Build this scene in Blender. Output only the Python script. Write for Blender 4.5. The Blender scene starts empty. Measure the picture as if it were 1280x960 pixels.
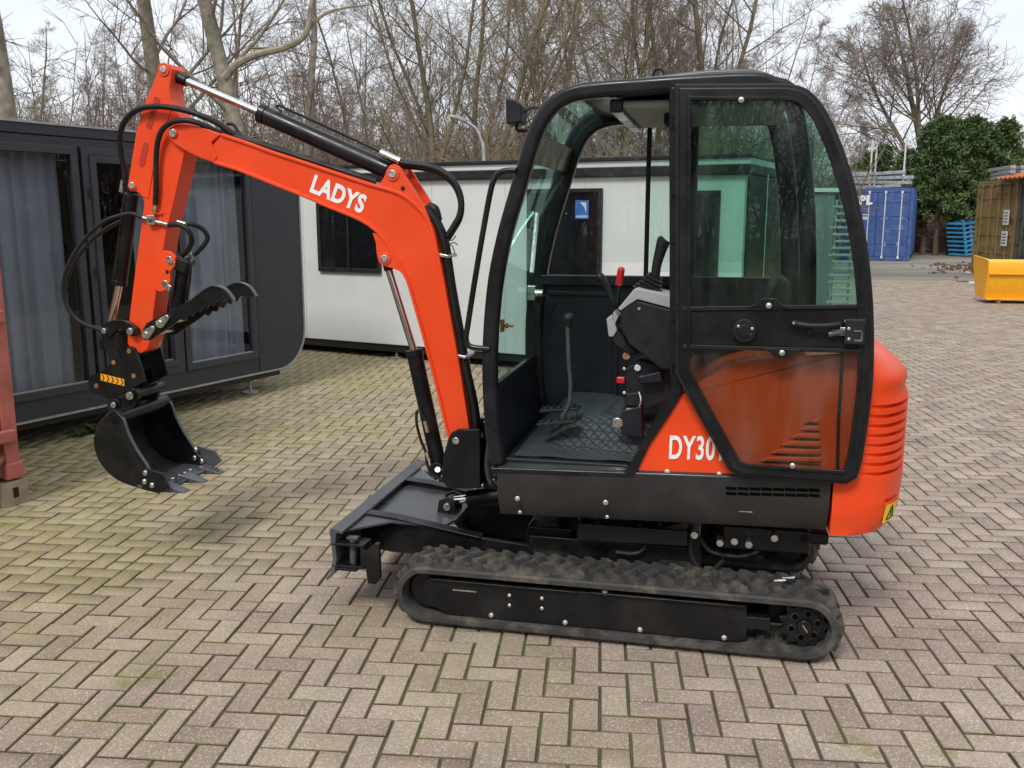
import bpy, bmesh, math, random
import numpy as np
from mathutils import Vector, Matrix
R = math.radians
sc = bpy.context.scene
col = sc.collection

# ------------------------------------------------------------------ camera, sky, sun, exposure
F, YH, CAMH = 1150.0, 267.0, 1.7            # focal length and horizon row of a 1280 px wide picture, eye height
PITCH = math.atan((480 - YH) / F)
cam_d = bpy.data.cameras.new('camera'); cam = bpy.data.objects.new('camera', cam_d); col.objects.link(cam)
cam.location = (0, 0, CAMH); cam.rotation_euler = (R(90) - PITCH, 0, 0)
cam_d.sensor_width = 36; cam_d.lens = 36 * F / 1280; cam_d.clip_end = 900; cam_d.clip_start = .05
sc.camera = cam
SUN_EL, SUN_AZ = R(48), R(205)              # azimuth clockwise from +Y
world = bpy.data.worlds.new('World'); sc.world = world; world.use_nodes = True
wt = world.node_tree; wt.nodes.clear()
def wn(t): return wt.nodes.new(t)
sky = wn('ShaderNodeTexSky'); sky.sky_type = 'NISHITA'; sky.sun_disc = False
sky.sun_elevation = SUN_EL; sky.sun_rotation = SUN_AZ; sky.dust_density = 2.0
tc = wn('ShaderNodeTexCoord'); mp = wn('ShaderNodeMapping'); mp.inputs['Scale'].default_value = (1.2, 1.2, 3.0)
nz = wn('ShaderNodeTexNoise'); nz.inputs['Scale'].default_value = 2.2; nz.inputs['Detail'].default_value = 5; nz.inputs['Roughness'].default_value = .55
rp = wn('ShaderNodeValToRGB'); rp.color_ramp.elements[0].position = .33; rp.color_ramp.elements[1].position = .68
rp.color_ramp.elements[0].color = (6.7, 7.2, 8.0, 1); rp.color_ramp.elements[1].color = (8.2, 8.4, 8.8, 1)
mx = wn('ShaderNodeMix'); mx.data_type = 'RGBA'; mx.inputs[0].default_value = .93
bg = wn('ShaderNodeBackground'); bg.inputs[1].default_value = .090
wo = wn('ShaderNodeOutputWorld')
wt.links.new(tc.outputs['Generated'], mp.inputs[0]); wt.links.new(mp.outputs[0], nz.inputs['Vector'])
wt.links.new(nz.outputs[0], rp.inputs[0]); wt.links.new(sky.outputs[0], mx.inputs[6]); wt.links.new(rp.outputs[0], mx.inputs[7])
wt.links.new(mx.outputs[2], bg.inputs[0]); wt.links.new(bg.outputs[0], wo.inputs[0])
sun_d = bpy.data.lights.new('sun', 'SUN'); sun_d.energy = 1.5; sun_d.angle = R(15); sun_d.color = (1, .965, .91)
sun = bpy.data.objects.new('sun', sun_d); col.objects.link(sun)
sun.rotation_euler = (R(90) - SUN_EL, 0, -SUN_AZ + math.pi)
sun.rotation_euler = Vector((-math.sin(SUN_AZ) * math.cos(SUN_EL), -math.cos(SUN_AZ) * math.cos(SUN_EL), -math.sin(SUN_EL))).to_track_quat('-Z', 'Y').to_euler()
sc.view_settings.view_transform = 'Standard'; sc.view_settings.look = 'None'
sc.view_settings.gamma = 1; sc.view_settings.exposure = 0.6; sc.view_settings.use_curve_mapping = False
sc.render.engine = 'CYCLES'
sc.cycles.max_bounces = 10; sc.cycles.transparent_max_bounces = 24; sc.cycles.transmission_bounces = 8

# ------------------------------------------------------------------ survey helpers (measured points -> metres)
sp_, cp_ = math.sin(PITCH), math.cos(PITCH)
def ray(x, y):
    u, v = (x - 640) / F, (y - 480) / F
    return Vector((u, cp_ - v * sp_, -sp_ - v * cp_))
def ground_at(x, y, z=0.0):
    d = ray(x, y); t = (z - CAMH) / d.z
    return Vector((d.x * t, d.y * t, z))
MA = R(12.65); MO = Vector((.511, 3.992, 0))                 # machine heading and centre
EX = Vector((math.cos(MA), -math.sin(MA), 0)); EY = Vector((math.sin(MA), math.cos(MA), 0))
C0 = Vector((0, 0, CAMH))
def s(x, y, pl):
    """point of the machine's own frame on its lengthwise plane pl"""
    d = ray(x, y); t = (pl - EY.dot(C0 - MO)) / EY.dot(d); P = C0 + d * t - MO
    return Vector((EX.dot(P), pl, P.z))
def xz(pts, pl): return [(lambda q: (q.x, q.z))(s(a, b, pl)) for a, b in pts]
def wall_at(x, y, P0, d):
    n = Vector((-d.y, d.x, 0)); r = ray(x, y); t = n.dot(P0 - C0) / n.dot(r); P = C0 + r * t - P0
    return d.dot(P), P.z

# ------------------------------------------------------------------ materials
def nodes_of(name):
    m = bpy.data.materials.new(name); m.use_nodes = True
    t = m.node_tree; return m, t, t.nodes['Principled BSDF']
def mat(name, c, rough=.5, metal=0.0, var=.12, scale=14, bump=0.0, bscale=120, coat=0.0, spec=.5, rvar=.12, dirt=None, dirt_amt=.0, dscale=3.0, world=False):
    m, t, b = nodes_of(name); N = t.nodes.new; L = t.links.new
    co = N('ShaderNodeNewGeometry').outputs['Position'] if world else N('ShaderNodeTexCoord').outputs['Object']
    n1 = N('ShaderNodeTexNoise'); n1.inputs['Scale'].default_value = scale; n1.inputs['Detail'].default_value = 5; L(co, n1.inputs['Vector'])
    r1 = N('ShaderNodeMapRange'); r1.inputs['From Min'].default_value = .3; r1.inputs['From Max'].default_value = .7
    r1.inputs['To Min'].default_value = 1 - var; r1.inputs['To Max'].default_value = 1 + var; L(n1.outputs[0], r1.inputs[0])
    vm = N('ShaderNodeVectorMath'); vm.operation = 'SCALE'; vm.inputs[0].default_value = c[:3]; L(r1.outputs[0], vm.inputs['Scale'])
    out = vm.outputs[0]
    if dirt:
        n2 = N('ShaderNodeTexNoise'); n2.inputs['Scale'].default_value = dscale; n2.inputs['Detail'].default_value = 8; n2.inputs['Roughness'].default_value = .65; L(co, n2.inputs['Vector'])
        r2 = N('ShaderNodeMapRange'); r2.inputs['From Min'].default_value = .5; r2.inputs['From Max'].default_value = .72; r2.inputs['To Max'].default_value = dirt_amt; L(n2.outputs[0], r2.inputs[0])
        mm = N('ShaderNodeMix'); mm.data_type = 'RGBA'; L(r2.outputs[0], mm.inputs[0]); L(out, mm.inputs[6]); mm.inputs[7].default_value = (*dirt, 1); out = mm.outputs[2]
    L(out, b.inputs['Base Color'])
    rr = N('ShaderNodeMapRange'); rr.inputs['From Min'].default_value = .3; rr.inputs['From Max'].default_value = .7
    rr.inputs['To Min'].default_value = max(.02, rough - rvar); rr.inputs['To Max'].default_value = min(1, rough + rvar); L(n1.outputs[0], rr.inputs[0]); L(rr.outputs[0], b.inputs['Roughness'])
    b.inputs['Metallic'].default_value = metal; b.inputs['Coat Weight'].default_value = coat; b.inputs['Coat Roughness'].default_value = .12
    b.inputs['Specular IOR Level'].default_value = spec
    if bump:
        n3 = N('ShaderNodeTexNoise'); n3.inputs['Scale'].default_value = bscale; n3.inputs['Detail'].default_value = 4; L(co, n3.inputs['Vector'])
        bp = N('ShaderNodeBump'); bp.inputs['Strength'].default_value = bump; bp.inputs['Distance'].default_value = .01; L(n3.outputs[0], bp.inputs['Height']); L(bp.outputs[0], b.inputs['Normal'])
    return m
def glass(name, tint, refl=1.0, rough=.0, smear=.0):
    """thin pane: tinted see-through sheet with a Fresnel mirror on it"""
    m = bpy.data.materials.new(name); m.use_nodes = True; t = m.node_tree; t.nodes.clear(); N = t.nodes.new; L = t.links.new
    o = N('ShaderNodeOutputMaterial'); tr = N('ShaderNodeBsdfTransparent'); tr.inputs[0].default_value = (*tint, 1)
    gl = N('ShaderNodeBsdfGlossy'); gl.inputs['Roughness'].default_value = rough; gl.inputs['Color'].default_value = (refl, refl, refl, 1)
    fr = N('ShaderNodeFresnel'); fr.inputs[0].default_value = 1.5; mixs = N('ShaderNodeMixShader')
    ge = N('ShaderNodeNewGeometry'); fm = N('ShaderNodeMath'); fm.operation = 'SUBTRACT'; fm.inputs[0].default_value = 1; L(ge.outputs['Backfacing'], fm.inputs[1]); fk = N('ShaderNodeMath'); fk.operation = 'MULTIPLY'; L(fr.outputs[0], fk.inputs[0]); L(fm.outputs[0], fk.inputs[1])
    L(fk.outputs[0], mixs.inputs[0]); L(tr.outputs[0], mixs.inputs[1]); L(gl.outputs[0], mixs.inputs[2]); last = mixs.outputs[0]
    if smear:
        co = N('ShaderNodeTexCoord'); mp = N('ShaderNodeMapping'); mp.inputs['Scale'].default_value = (6, 6, 1.2); n = N('ShaderNodeTexNoise'); n.inputs['Scale'].default_value = 1.7; n.inputs['Detail'].default_value = 6
        L(co.outputs['Object'], mp.inputs[0]); L(mp.outputs[0], n.inputs['Vector'])
        r = N('ShaderNodeMapRange'); r.inputs['From Min'].default_value = .45; r.inputs['From Max'].default_value = .8; r.inputs['To Max'].default_value = smear; L(n.outputs[0], r.inputs[0])
        df = N('ShaderNodeBsdfDiffuse'); df.inputs[0].default_value = (.55, .56, .54, 1); m2 = N('ShaderNodeMixShader')
        L(r.outputs[0], m2.inputs[0]); L(last, m2.inputs[1]); L(df.outputs[0], m2.inputs[2]); last = m2.outputs[0]
    L(last, o.inputs[0]); return m
M = {}
M['orange'] = mat('orange_paint', (.83, .066, .011), .42, var=.05, scale=5, coat=.08, spec=.38, rvar=.08, dirt=(.62, .11, .045), dirt_amt=.45, dscale=3, bump=.03, bscale=25)
M['black'] = mat('black_paint', (.008, .008, .009), .33, var=.3, scale=8, rvar=.14, spec=.3, dirt=(.035, .031, .027), dirt_amt=.45, dscale=5, bump=.04, bscale=40)
M['satin'] = mat('satin_black_frame', (.0115, .0115, .0135), .30, var=.25, scale=10, rvar=.12, spec=.33, dirt=(.035, .033, .031), dirt_amt=.35, dscale=3, bump=.03, bscale=60)
M['steelgrey'] = mat('dark_grey_steel', (.062, .066, .075), .33, var=.25, scale=6, rvar=.14, dirt=(.10, .09, .08), dirt_amt=.4, dscale=6)
M['skirt'] = mat('skirt_paint', (.024, .024, .025), .36, var=.2, scale=6, rvar=.12, dirt=(.06, .055, .05), dirt_amt=.5, dscale=4)
M['slot'] = mat('slot_black', (.002, .002, .002), .9, spec=.05)
M['bucket_in'] = mat('grey_bucket_inside', (.030, .029, .028), .42, var=.4, scale=9, rvar=.15)  # bucket shell colour, greyer than the black side plates
M['roofgrey'] = mat('roof_grey', (.085, .088, .095), .32, var=.15, scale=6)
M['rubber'] = mat('rubber_hose', (.011, .011, .011), .5, spec=.35, var=.25, bump=.15, bscale=300)
M['track'] = mat('track_rubber', (.042, .039, .036), .75, var=.4, scale=18, rvar=.15, dirt=(.17, .14, .10), dirt_amt=.7, dscale=9, bump=.35, bscale=70)
M['chrome'] = mat('chrome_rod', (.72, .72, .74), .13, 1.0, var=.05, rvar=.05)
M['zinc'] = mat('zinc_plated_steel', (.62, .62, .60), .33, 1.0, var=.2, scale=60)
M['bolt'] = mat('bright_bolt', (.52, .50, .45), .4, .7, var=.2, scale=80)
M['brass'] = mat('rusty_pin_end', (.32, .15, .06), .6, .5, var=.4, scale=90)
M['white'] = mat('white_lettering', (.85, .85, .85), .45, var=.03)
M['grey_plastic'] = mat('light_grey_plastic', (.34, .34, .35), .55, var=.06, bump=.06, bscale=400)
M['blk_plastic'] = mat('black_plastic', (.014, .014, .015), .45, spec=.35, var=.2, bump=.15, bscale=500)
M['trim'] = mat('dark_interior_trim', (.012, .014, .020), .4, spec=.35, var=.2, scale=5, rvar=.1)
M['liner'] = mat('grey_roof_liner', (.33, .34, .33), .7, var=.08)
M['red'] = mat('red_grip', (.45, .012, .02), .3, var=.1, coat=.3)
M['yellow'] = mat('yellow_sticker', (.85, .62, .02), .5, var=.04)
M['amber'] = mat('amber_reflector', (.85, .36, .02), .35, var=.05)
M['screen_glass'] = glass('windscreen_glass', (.72, .88, .84), .9, 0, .05)
M['cab_glass'] = glass('green_tinted_glass', (.86, .945, .92), .9, 0, .06)
M['clear_glass'] = glass('side_glass', (.93, .965, .95), .9, 0, .03)
M['door_glass'] = glass('door_glass', (.58, .80, .72), 1.0, 0, .05)
M['door_glass_low'] = glass('door_glass_low', (.74, .84, .77), 1.0, 0, .06)
M['dark_glass'] = glass('house_glass', (.76, .79, .82), 1.0, 0, .0)

def mat_mat():
    m, t, b = nodes_of('quilted_floor_mat'); N = t.nodes.new; L = t.links.new
    co = N('ShaderNodeTexCoord'); mp = N('ShaderNodeMapping'); mp.inputs['Rotation'].default_value = (0, 0, R(45)); mp.inputs['Scale'].default_value = (36, 36, 36)
    L(co.outputs['Object'], mp.inputs[0]); v = N('ShaderNodeTexVoronoi'); v.feature = 'DISTANCE_TO_EDGE'; v.inputs['Scale'].default_value = 1; v.inputs['Randomness'].default_value = 0; L(mp.outputs[0], v.inputs['Vector'])
    r = N('ShaderNodeMapRange'); r.inputs['From Max'].default_value = .12; L(v.outputs['Distance'], r.inputs[0])
    mm = N('ShaderNodeMix'); mm.data_type = 'RGBA'; mm.inputs[6].default_value = (.018, .022, .024, 1); mm.inputs[7].default_value = (.046, .057, .063, 1); L(r.outputs[0], mm.inputs[0]); L(mm.outputs[2], b.inputs['Base Color'])
    bp = N('ShaderNodeBump'); bp.inputs['Strength'].default_value = .7; bp.inputs['Distance'].default_value = .008; L(r.outputs[0], bp.inputs['Height']); L(bp.outputs[0], b.inputs['Normal']); b.inputs['Roughness'].default_value = .6
    return m
M['mat'] = mat_mat()

# ------------------------------------------------------------------ mesh builder
class G:
    def __init__(g): g.v = []; g.f = []
    def add(g, vs, fs):
        o = len(g.v); g.v += [tuple(q) for q in vs]; g.f += [tuple(i + o for i in q) for q in fs]; return g
    def box(g, c, d, rot=None):
        vs = [Vector((sx * d[0] / 2, sy * d[1] / 2, sz * d[2] / 2)) for sz in (-1, 1) for sy in (-1, 1) for sx in (-1, 1)]
        if rot is not None: vs = [rot @ q for q in vs]
        return g.add([q + Vector(c) for q in vs], [(0, 2, 3, 1), (4, 5, 7, 6), (0, 1, 5, 4), (2, 6, 7, 3), (0, 4, 6, 2), (1, 3, 7, 5)])
    def prism(g, pts, y0, y1, axis='y'):
        """polygon given in the plane across the axis, pulled from y0 to y1 along it"""
        a = sum(pts[i][0] * pts[(i + 1) % len(pts)][1] - pts[(i + 1) % len(pts)][0] * pts[i][1] for i in range(len(pts)))
        if a < 0: pts = pts[::-1]
        n = len(pts)
        put = {'y': lambda p, w: (p[0], w, p[1]), 'x': lambda p, w: (w, p[0], p[1]), 'z': lambda p, w: (p[0], p[1], w)}[axis]
        vs = [put(p, y0) for p in pts] + [put(p, y1) for p in pts]
        fs = [tuple(range(n)), tuple(range(2 * n - 1, n - 1, -1))] + [(i, i + n, (i + 1) % n + n, (i + 1) % n) for i in range(n)]
        if axis != 'y': fs = [q[::-1] for q in fs]
        return g.add(vs, fs)
    def ribbon(g, path, a0, a1, y0, y1, closed=False):
        """rectangular bar following a path in the xz plane; a0..a1 measured to the left of travel"""
        n = len(path); P = [Vector((q[0], q[1])) for q in path]; rings = []
        for i in range(n):
            p, q = P[i - 1] if (i or closed) else P[i], P[(i + 1) % n] if (i < n - 1 or closed) else P[i]
            if p == q: d = Vector((1, 0))
            else:
                d1 = (P[i] - p).normalized() if P[i] != p else (q - P[i]).normalized(); d2 = (q - P[i]).normalized() if q != P[i] else d1
                d = (d1 + d2).normalized(); k = max(.45, d.dot(d1))
            nn = Vector((-d.y, d.x)) / k
            rings.append([(P[i].x + nn.x * a, y, P[i].y + nn.y * a) for a, y in ((a0, y0), (a1, y0), (a1, y1), (a0, y1))])
        vs = [q for r in rings for q in r]; fs = []
        m = n if closed else n - 1
        for i in range(m):
            j = (i + 1) % n
            for k in range(4): fs.append((i * 4 + k, i * 4 + (k + 1) % 4, j * 4 + (k + 1) % 4, j * 4 + k))
        if not closed: fs += [(3, 2, 1, 0), tuple((n - 1) * 4 + k for k in range(4))]
        return g.add(vs, fs)
    def tube(g, pts, r, n=8, sm=6, cap=True):
        P = [Vector(q) for q in pts]; rad = r if isinstance(r, (list, tuple)) else [r] * len(P)
        if sm > 1 and len(P) > 2:
            Q = []; RR = []
            for i in range(len(P) - 1):
                p0, p1, p2, p3 = P[max(i - 1, 0)], P[i], P[i + 1], P[min(i + 2, len(P) - 1)]
                for k in range(sm):
                    t = k / sm
                    Q.append(.5 * ((2 * p1) + (p2 - p0) * t + (2 * p0 - 5 * p1 + 4 * p2 - p3) * t * t + (3 * p1 - p0 - 3 * p2 + p3) * t ** 3)); RR.append(rad[i] * (1 - t) + rad[i + 1] * t)
            Q.append(P[-1]); RR.append(rad[-1]); P, rad = Q, RR
        T = [(P[min(i + 1, len(P) - 1)] - P[max(i - 1, 0)]).normalized() for i in range(len(P))]
        u = T[0].orthogonal().normalized(); vs = []; fs = []
        for i, q in enumerate(P):
            u = (u - T[i] * u.dot(T[i])).normalized(); w = T[i].cross(u)
            vs += [q + (u * math.cos(2 * math.pi * k / n) + w * math.sin(2 * math.pi * k / n)) * rad[i] for k in range(n)]
        for i in range(len(P) - 1):
            for k in range(n): fs.append((i * n + k, i * n + (k + 1) % n, (i + 1) * n + (k + 1) % n, (i + 1) * n + k))
        if cap: fs += [tuple(range(n - 1, -1, -1)), tuple((len(P) - 1) * n + k for k in range(n))]
        return g.add(vs, fs)
    def cyl(g, a, b, r, n=16, r2=None): return g.tube([a, b], [r, r if r2 is None else r2], n, 1)
    def dome(g, c, axis, r, h, n=8):
        """bolt head"""
        a = Vector(axis).normalized(); c = Vector(c)
        return g.tube([c, c + a * h * .6, c + a * h], [r, r, r * .55], n, 1)
    def build(g, name, m, parent=None, bevel=0.0, seg=2, smooth=38):
        me = bpy.data.meshes.new(name); me.from_pydata(g.v, [], g.f); me.update()
        if smooth:
            me.polygons.foreach_set('use_smooth', [True] * len(me.polygons)); me.set_sharp_from_angle(angle=R(smooth))
        me.materials.append(M[m] if isinstance(m, str) else m)
        o = bpy.data.objects.new(name, me); col.objects.link(o); o.parent = parent
        if bevel:
            b = o.modifiers.new('bevel', 'BEVEL'); b.width = bevel; b.segments = seg; b.limit_method = 'ANGLE'; b.angle_limit = R(40); b.harden_normals = True; b.use_clamp_overlap = True
        return o
def tag(o, label, cat, group=None):
    o['label'] = label; o['category'] = cat
    if group: o['group'] = group
    return o
def empty(name, loc=(0, 0, 0), rz=0, label=None, cat=None, group=None):
    o = bpy.data.objects.new(name, None); col.objects.link(o); o.location = loc; o.rotation_euler = (0, 0, rz); o.empty_display_size = .2
    if label: tag(o, label, cat, group)
    return o
def structure(o): o['kind'] = 'structure'; return o
def stuff(o): o['kind'] = 'stuff'; return o
def lettering(name, txt, o, ux, uy, w, h, m, parent, depth=.0012, fat=.0, name_mat=None):
    """flat letters: o lower left corner, ux / uy directions, w x h metres"""
    c = bpy.data.curves.new(name, 'FONT'); c.body = txt; c.extrude = 0; c.offset = fat; c.space_character = 1.08
    t = bpy.data.objects.new(name, c); col.objects.link(t); dg = bpy.context.evaluated_depsgraph_get(); dg.update()
    me = bpy.data.meshes.new_from_object(t.evaluated_get(dg)); bpy.data.objects.remove(t)
    P = np.array([v.co for v in me.vertices]); lo, hi = P.min(0), P.max(0)
    ux, uy = Vector(ux), Vector(uy); o = Vector(o)
    for v in me.vertices:
        a, b = (v.co.x - lo[0]) / (hi[0] - lo[0]), (v.co.y - lo[1]) / (hi[1] - lo[1]); v.co = o + ux * (a * w) + uy * (b * h)
    me.materials.clear(); me.materials.append(M[m] if isinstance(m, str) else m)
    ob = bpy.data.objects.new(name, me); col.objects.link(ob); ob.parent = parent
    return ob
def smooth_path(pts, k=5, closed=False):
    P = [Vector((q[0], q[1])) for q in pts]; n = len(P); out = []
    for i in range(n if closed else n - 1):
        if closed: p0, p1, p2, p3 = P[i - 1], P[i], P[(i + 1) % n], P[(i + 2) % n]
        else: p0, p1, p2, p3 = P[max(i - 1, 0)], P[i], P[i + 1], P[min(i + 2, n - 1)]
        for j in range(k):
            t = j / k; q = .5 * ((2 * p1) + (p2 - p0) * t + (2 * p0 - 5 * p1 + 4 * p2 - p3) * t * t + (3 * p1 - p0 - 3 * p2 + p3) * t ** 3); out.append((q.x, q.y))
    if not closed: out.append((P[-1].x, P[-1].y))
    return out

# ------------------------------------------------------------------ ground and block paving
def moss_mask(t, lo, hi):
    """where algae grows: patchy, more of it in the shaded back-left corner of the yard"""
    N = t.nodes.new; L = t.links.new
    g = N('ShaderNodeNewGeometry'); n = N('ShaderNodeTexNoise'); n.inputs['Scale'].default_value = .55; n.inputs['Detail'].default_value = 7; n.inputs['Roughness'].default_value = .62; L(g.outputs['Position'], n.inputs['Vector'])
    sx = N('ShaderNodeSeparateXYZ'); L(g.outputs['Position'], sx.inputs[0])
    a = N('ShaderNodeMath'); a.operation = 'MULTIPLY_ADD'; L(sx.outputs['Y'], a.inputs[0]); a.inputs[1].default_value = .022; a.inputs[2].default_value = -.115
    b = N('ShaderNodeMath'); b.operation = 'MULTIPLY_ADD'; L(sx.outputs['X'], b.inputs[0]); b.inputs[1].default_value = -.060; L(a.outputs[0], b.inputs[2])
    cl = N('ShaderNodeClamp'); cl.inputs['Min'].default_value = -.16; cl.inputs['Max'].default_value = .22; L(b.outputs[0], cl.inputs[0])
    c = N('ShaderNodeMath'); c.operation = 'ADD'; L(n.outputs[0], c.inputs[0]); L(cl.outputs[0], c.inputs[1])
    r = N('ShaderNodeMapRange'); r.inputs['From Min'].default_value = lo; r.inputs['From Max'].default_value = hi; L(c.outputs[0], r.inputs[0])
    return r.outputs[0], g.outputs['Position']
def paver_material():
    m, t, b = nodes_of('concrete_block_paver'); N = t.nodes.new; L = t.links.new
    moss, pos = moss_mask(t, .42, .74)
    at = N('ShaderNodeAttribute'); at.attribute_name = 'tint'; oi = N('ShaderNodeObjectInfo')
    ad = N('ShaderNodeMath'); ad.operation = 'ADD'; L(at.outputs['Fac'], ad.inputs[0]); L(oi.outputs['Random'], ad.inputs[1]); fr = N('ShaderNodeMath'); fr.operation = 'FRACT'; L(ad.outputs[0], fr.inputs[0])
    cr = N('ShaderNodeValToRGB'); e = cr.color_ramp.elements; e[0].position = 0; e[0].color = (.300, .226, .182, 1); e[1].position = 1; e[1].color = (.405, .332, .258, 1)
    for p_, c_ in ((.35, (.338, .255, .206, 1)), (.6, (.360, .276, .220, 1)), (.8, (.378, .300, .236, 1))): q = e.new(p_); q.color = c_
    L(fr.outputs[0], cr.inputs[0])
    n1 = N('ShaderNodeTexNoise'); n1.inputs['Scale'].default_value = 90; n1.inputs['Detail'].default_value = 6; n1.inputs['Roughness'].default_value = .75; L(pos, n1.inputs['Vector'])
    r1 = N('ShaderNodeMapRange'); r1.inputs['From Min'].default_value = .3; r1.inputs['From Max'].default_value = .72; r1.inputs['To Min'].default_value = .62; r1.inputs['To Max'].default_value = 1.36; L(n1.outputs[0], r1.inputs[0])
    n5 = N('ShaderNodeTexNoise'); n5.inputs['Scale'].default_value = 3.3; n5.inputs['Detail'].default_value = 6; L(pos, n5.inputs['Vector'])
    r5 = N('ShaderNodeMapRange'); r5.inputs['From Min'].default_value = .3; r5.inputs['From Max'].default_value = .7; r5.inputs['To Min'].default_value = .80; r5.inputs['To Max'].default_value = 1.16; L(n5.outputs[0], r5.inputs[0])
    ml = N('ShaderNodeMath'); ml.operation = 'MULTIPLY'; L(r1.outputs[0], ml.inputs[0]); L(r5.outputs[0], ml.inputs[1])
    sc_ = N('ShaderNodeVectorMath'); sc_.operation = 'SCALE'; L(cr.outputs[0], sc_.inputs[0]); L(ml.outputs[0], sc_.inputs['Scale'])
    # pale aggregate chips
    vo = N('ShaderNodeTexVoronoi'); vo.inputs['Scale'].default_value = 125; L(pos, vo.inputs['Vector'])
    vr = N('ShaderNodeMapRange'); vr.inputs['From Min'].default_value = .14; vr.inputs['From Max'].default_value = .42; vr.inputs['To Min'].default_value = 1.0; vr.inputs['To Max'].default_value = 0; L(vo.outputs['Distance'], vr.inputs[0])
    sep = N('ShaderNodeSeparateColor'); L(vo.outputs['Color'], sep.inputs[0]); gt = N('ShaderNodeMath'); gt.operation = 'GREATER_THAN'; gt.inputs[1].default_value = .38; L(sep.outputs[0], gt.inputs[0])
    v2 = N('ShaderNodeMath'); v2.operation = 'MULTIPLY'; L(vr.outputs[0], v2.inputs[0]); L(gt.outputs[0], v2.inputs[1])
    rb = N('ShaderNodeMapRange'); rb.inputs['From Min'].default_value = .40; rb.inputs['From Max'].default_value = .62; rb.inputs['To Min'].default_value = .15; rb.inputs['To Max'].default_value = 1.0; L(n1.outputs[0], rb.inputs[0])
    vm = N('ShaderNodeMath'); vm.operation = 'MULTIPLY'; L(v2.outputs[0], vm.inputs[0]); L(rb.outputs[0], vm.inputs[1])
    mc = N('ShaderNodeMix'); mc.data_type = 'RGBA'; L(vm.outputs[0], mc.inputs[0]); L(sc_.outputs[0], mc.inputs[6]); mc.inputs[7].default_value = (.80, .74, .66, 1)
    # algae film
    n2 = N('ShaderNodeTexNoise'); n2.inputs['Scale'].default_value = 16; n2.inputs['Detail'].default_value = 6; n2.inputs['Roughness'].default_value = .7; L(pos, n2.inputs['Vector'])
    r2 = N('ShaderNodeMapRange'); r2.inputs['From Min'].default_value = .28; r2.inputs['From Max'].default_value = .66; L(n2.outputs[0], r2.inputs[0])
    mo = N('ShaderNodeMath'); mo.operation = 'MULTIPLY'; L(moss, mo.inputs[0]); L(r2.outputs[0], mo.inputs[1])
    mo2 = N('ShaderNodeMath'); mo2.operation = 'MULTIPLY'; L(mo.outputs[0], mo2.inputs[0]); mo2.inputs[1].default_value = .74
    mm = N('ShaderNodeMix'); mm.data_type = 'RGBA'; L(mo2.outputs[0], mm.inputs[0]); L(mc.outputs[2], mm.inputs[6]); mm.inputs[7].default_value = (.35, .33, .085, 1)
    # a few dense moss cushions
    n6 = N('ShaderNodeTexNoise'); n6.inputs['Scale'].default_value = 1.15; n6.inputs['Detail'].default_value = 9; n6.inputs['Roughness'].default_value = .7; L(pos, n6.inputs['Vector'])
    r6 = N('ShaderNodeMapRange'); r6.inputs['From Min'].default_value = .61; r6.inputs['From Max'].default_value = .69; r6.inputs['To Max'].default_value = .75; L(n6.outputs[0], r6.inputs[0])
    m6 = N('ShaderNodeMix'); m6.data_type = 'RGBA'; L(r6.outputs[0], m6.inputs[0]); L(mm.outputs[2], m6.inputs[6]); m6.inputs[7].default_value = (.17, .165, .028, 1)
    # pale scuffs left by turning tracks
    mp = N('ShaderNodeMapping'); mp.inputs['Rotation'].default_value = (0, 0, R(10)); mp.inputs['Scale'].default_value = (1.3, 9, 1); L(pos, mp.inputs[0])
    n7 = N('ShaderNodeTexNoise'); n7.inputs['Scale'].default_value = 2.6; n7.inputs['Detail'].default_value = 7; n7.inputs['Roughness'].default_value = .7; L(mp.outputs[0], n7.inputs['Vector'])
    r7 = N('ShaderNodeMapRange'); r7.inputs['From Min'].default_value = .62; r7.inputs['From Max'].default_value = .74; r7.inputs['To Max'].default_value = .45; L(n7.outputs[0], r7.inputs[0])
    m7 = N('ShaderNodeMix'); m7.data_type = 'RGBA'; L(r7.outputs[0], m7.inputs[0]); L(m6.outputs[2], m7.inputs[6]); m7.inputs[7].default_value = (.50, .45, .40, 1)
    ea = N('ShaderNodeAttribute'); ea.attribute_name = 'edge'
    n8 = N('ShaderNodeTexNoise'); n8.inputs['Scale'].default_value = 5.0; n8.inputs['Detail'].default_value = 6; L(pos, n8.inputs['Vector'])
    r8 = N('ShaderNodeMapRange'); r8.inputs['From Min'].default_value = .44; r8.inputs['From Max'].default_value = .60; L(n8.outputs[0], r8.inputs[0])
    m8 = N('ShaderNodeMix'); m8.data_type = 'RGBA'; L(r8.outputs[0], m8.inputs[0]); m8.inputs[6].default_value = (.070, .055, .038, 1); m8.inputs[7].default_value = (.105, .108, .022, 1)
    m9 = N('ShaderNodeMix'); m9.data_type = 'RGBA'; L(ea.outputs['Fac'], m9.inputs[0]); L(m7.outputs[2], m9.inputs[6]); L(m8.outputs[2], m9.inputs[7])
    L(m9.outputs[2], b.inputs['Base Color'])
    b.inputs['Roughness'].default_value = .72; b.inputs['Specular IOR Level'].default_value = .35
    bp = N('ShaderNodeBump'); bp.inputs['Strength'].default_value = .55; bp.inputs['Distance'].default_value = .004; L(n1.outputs[0], bp.inputs['Height']); L(bp.outputs[0], b.inputs['Normal'])
    return m
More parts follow.
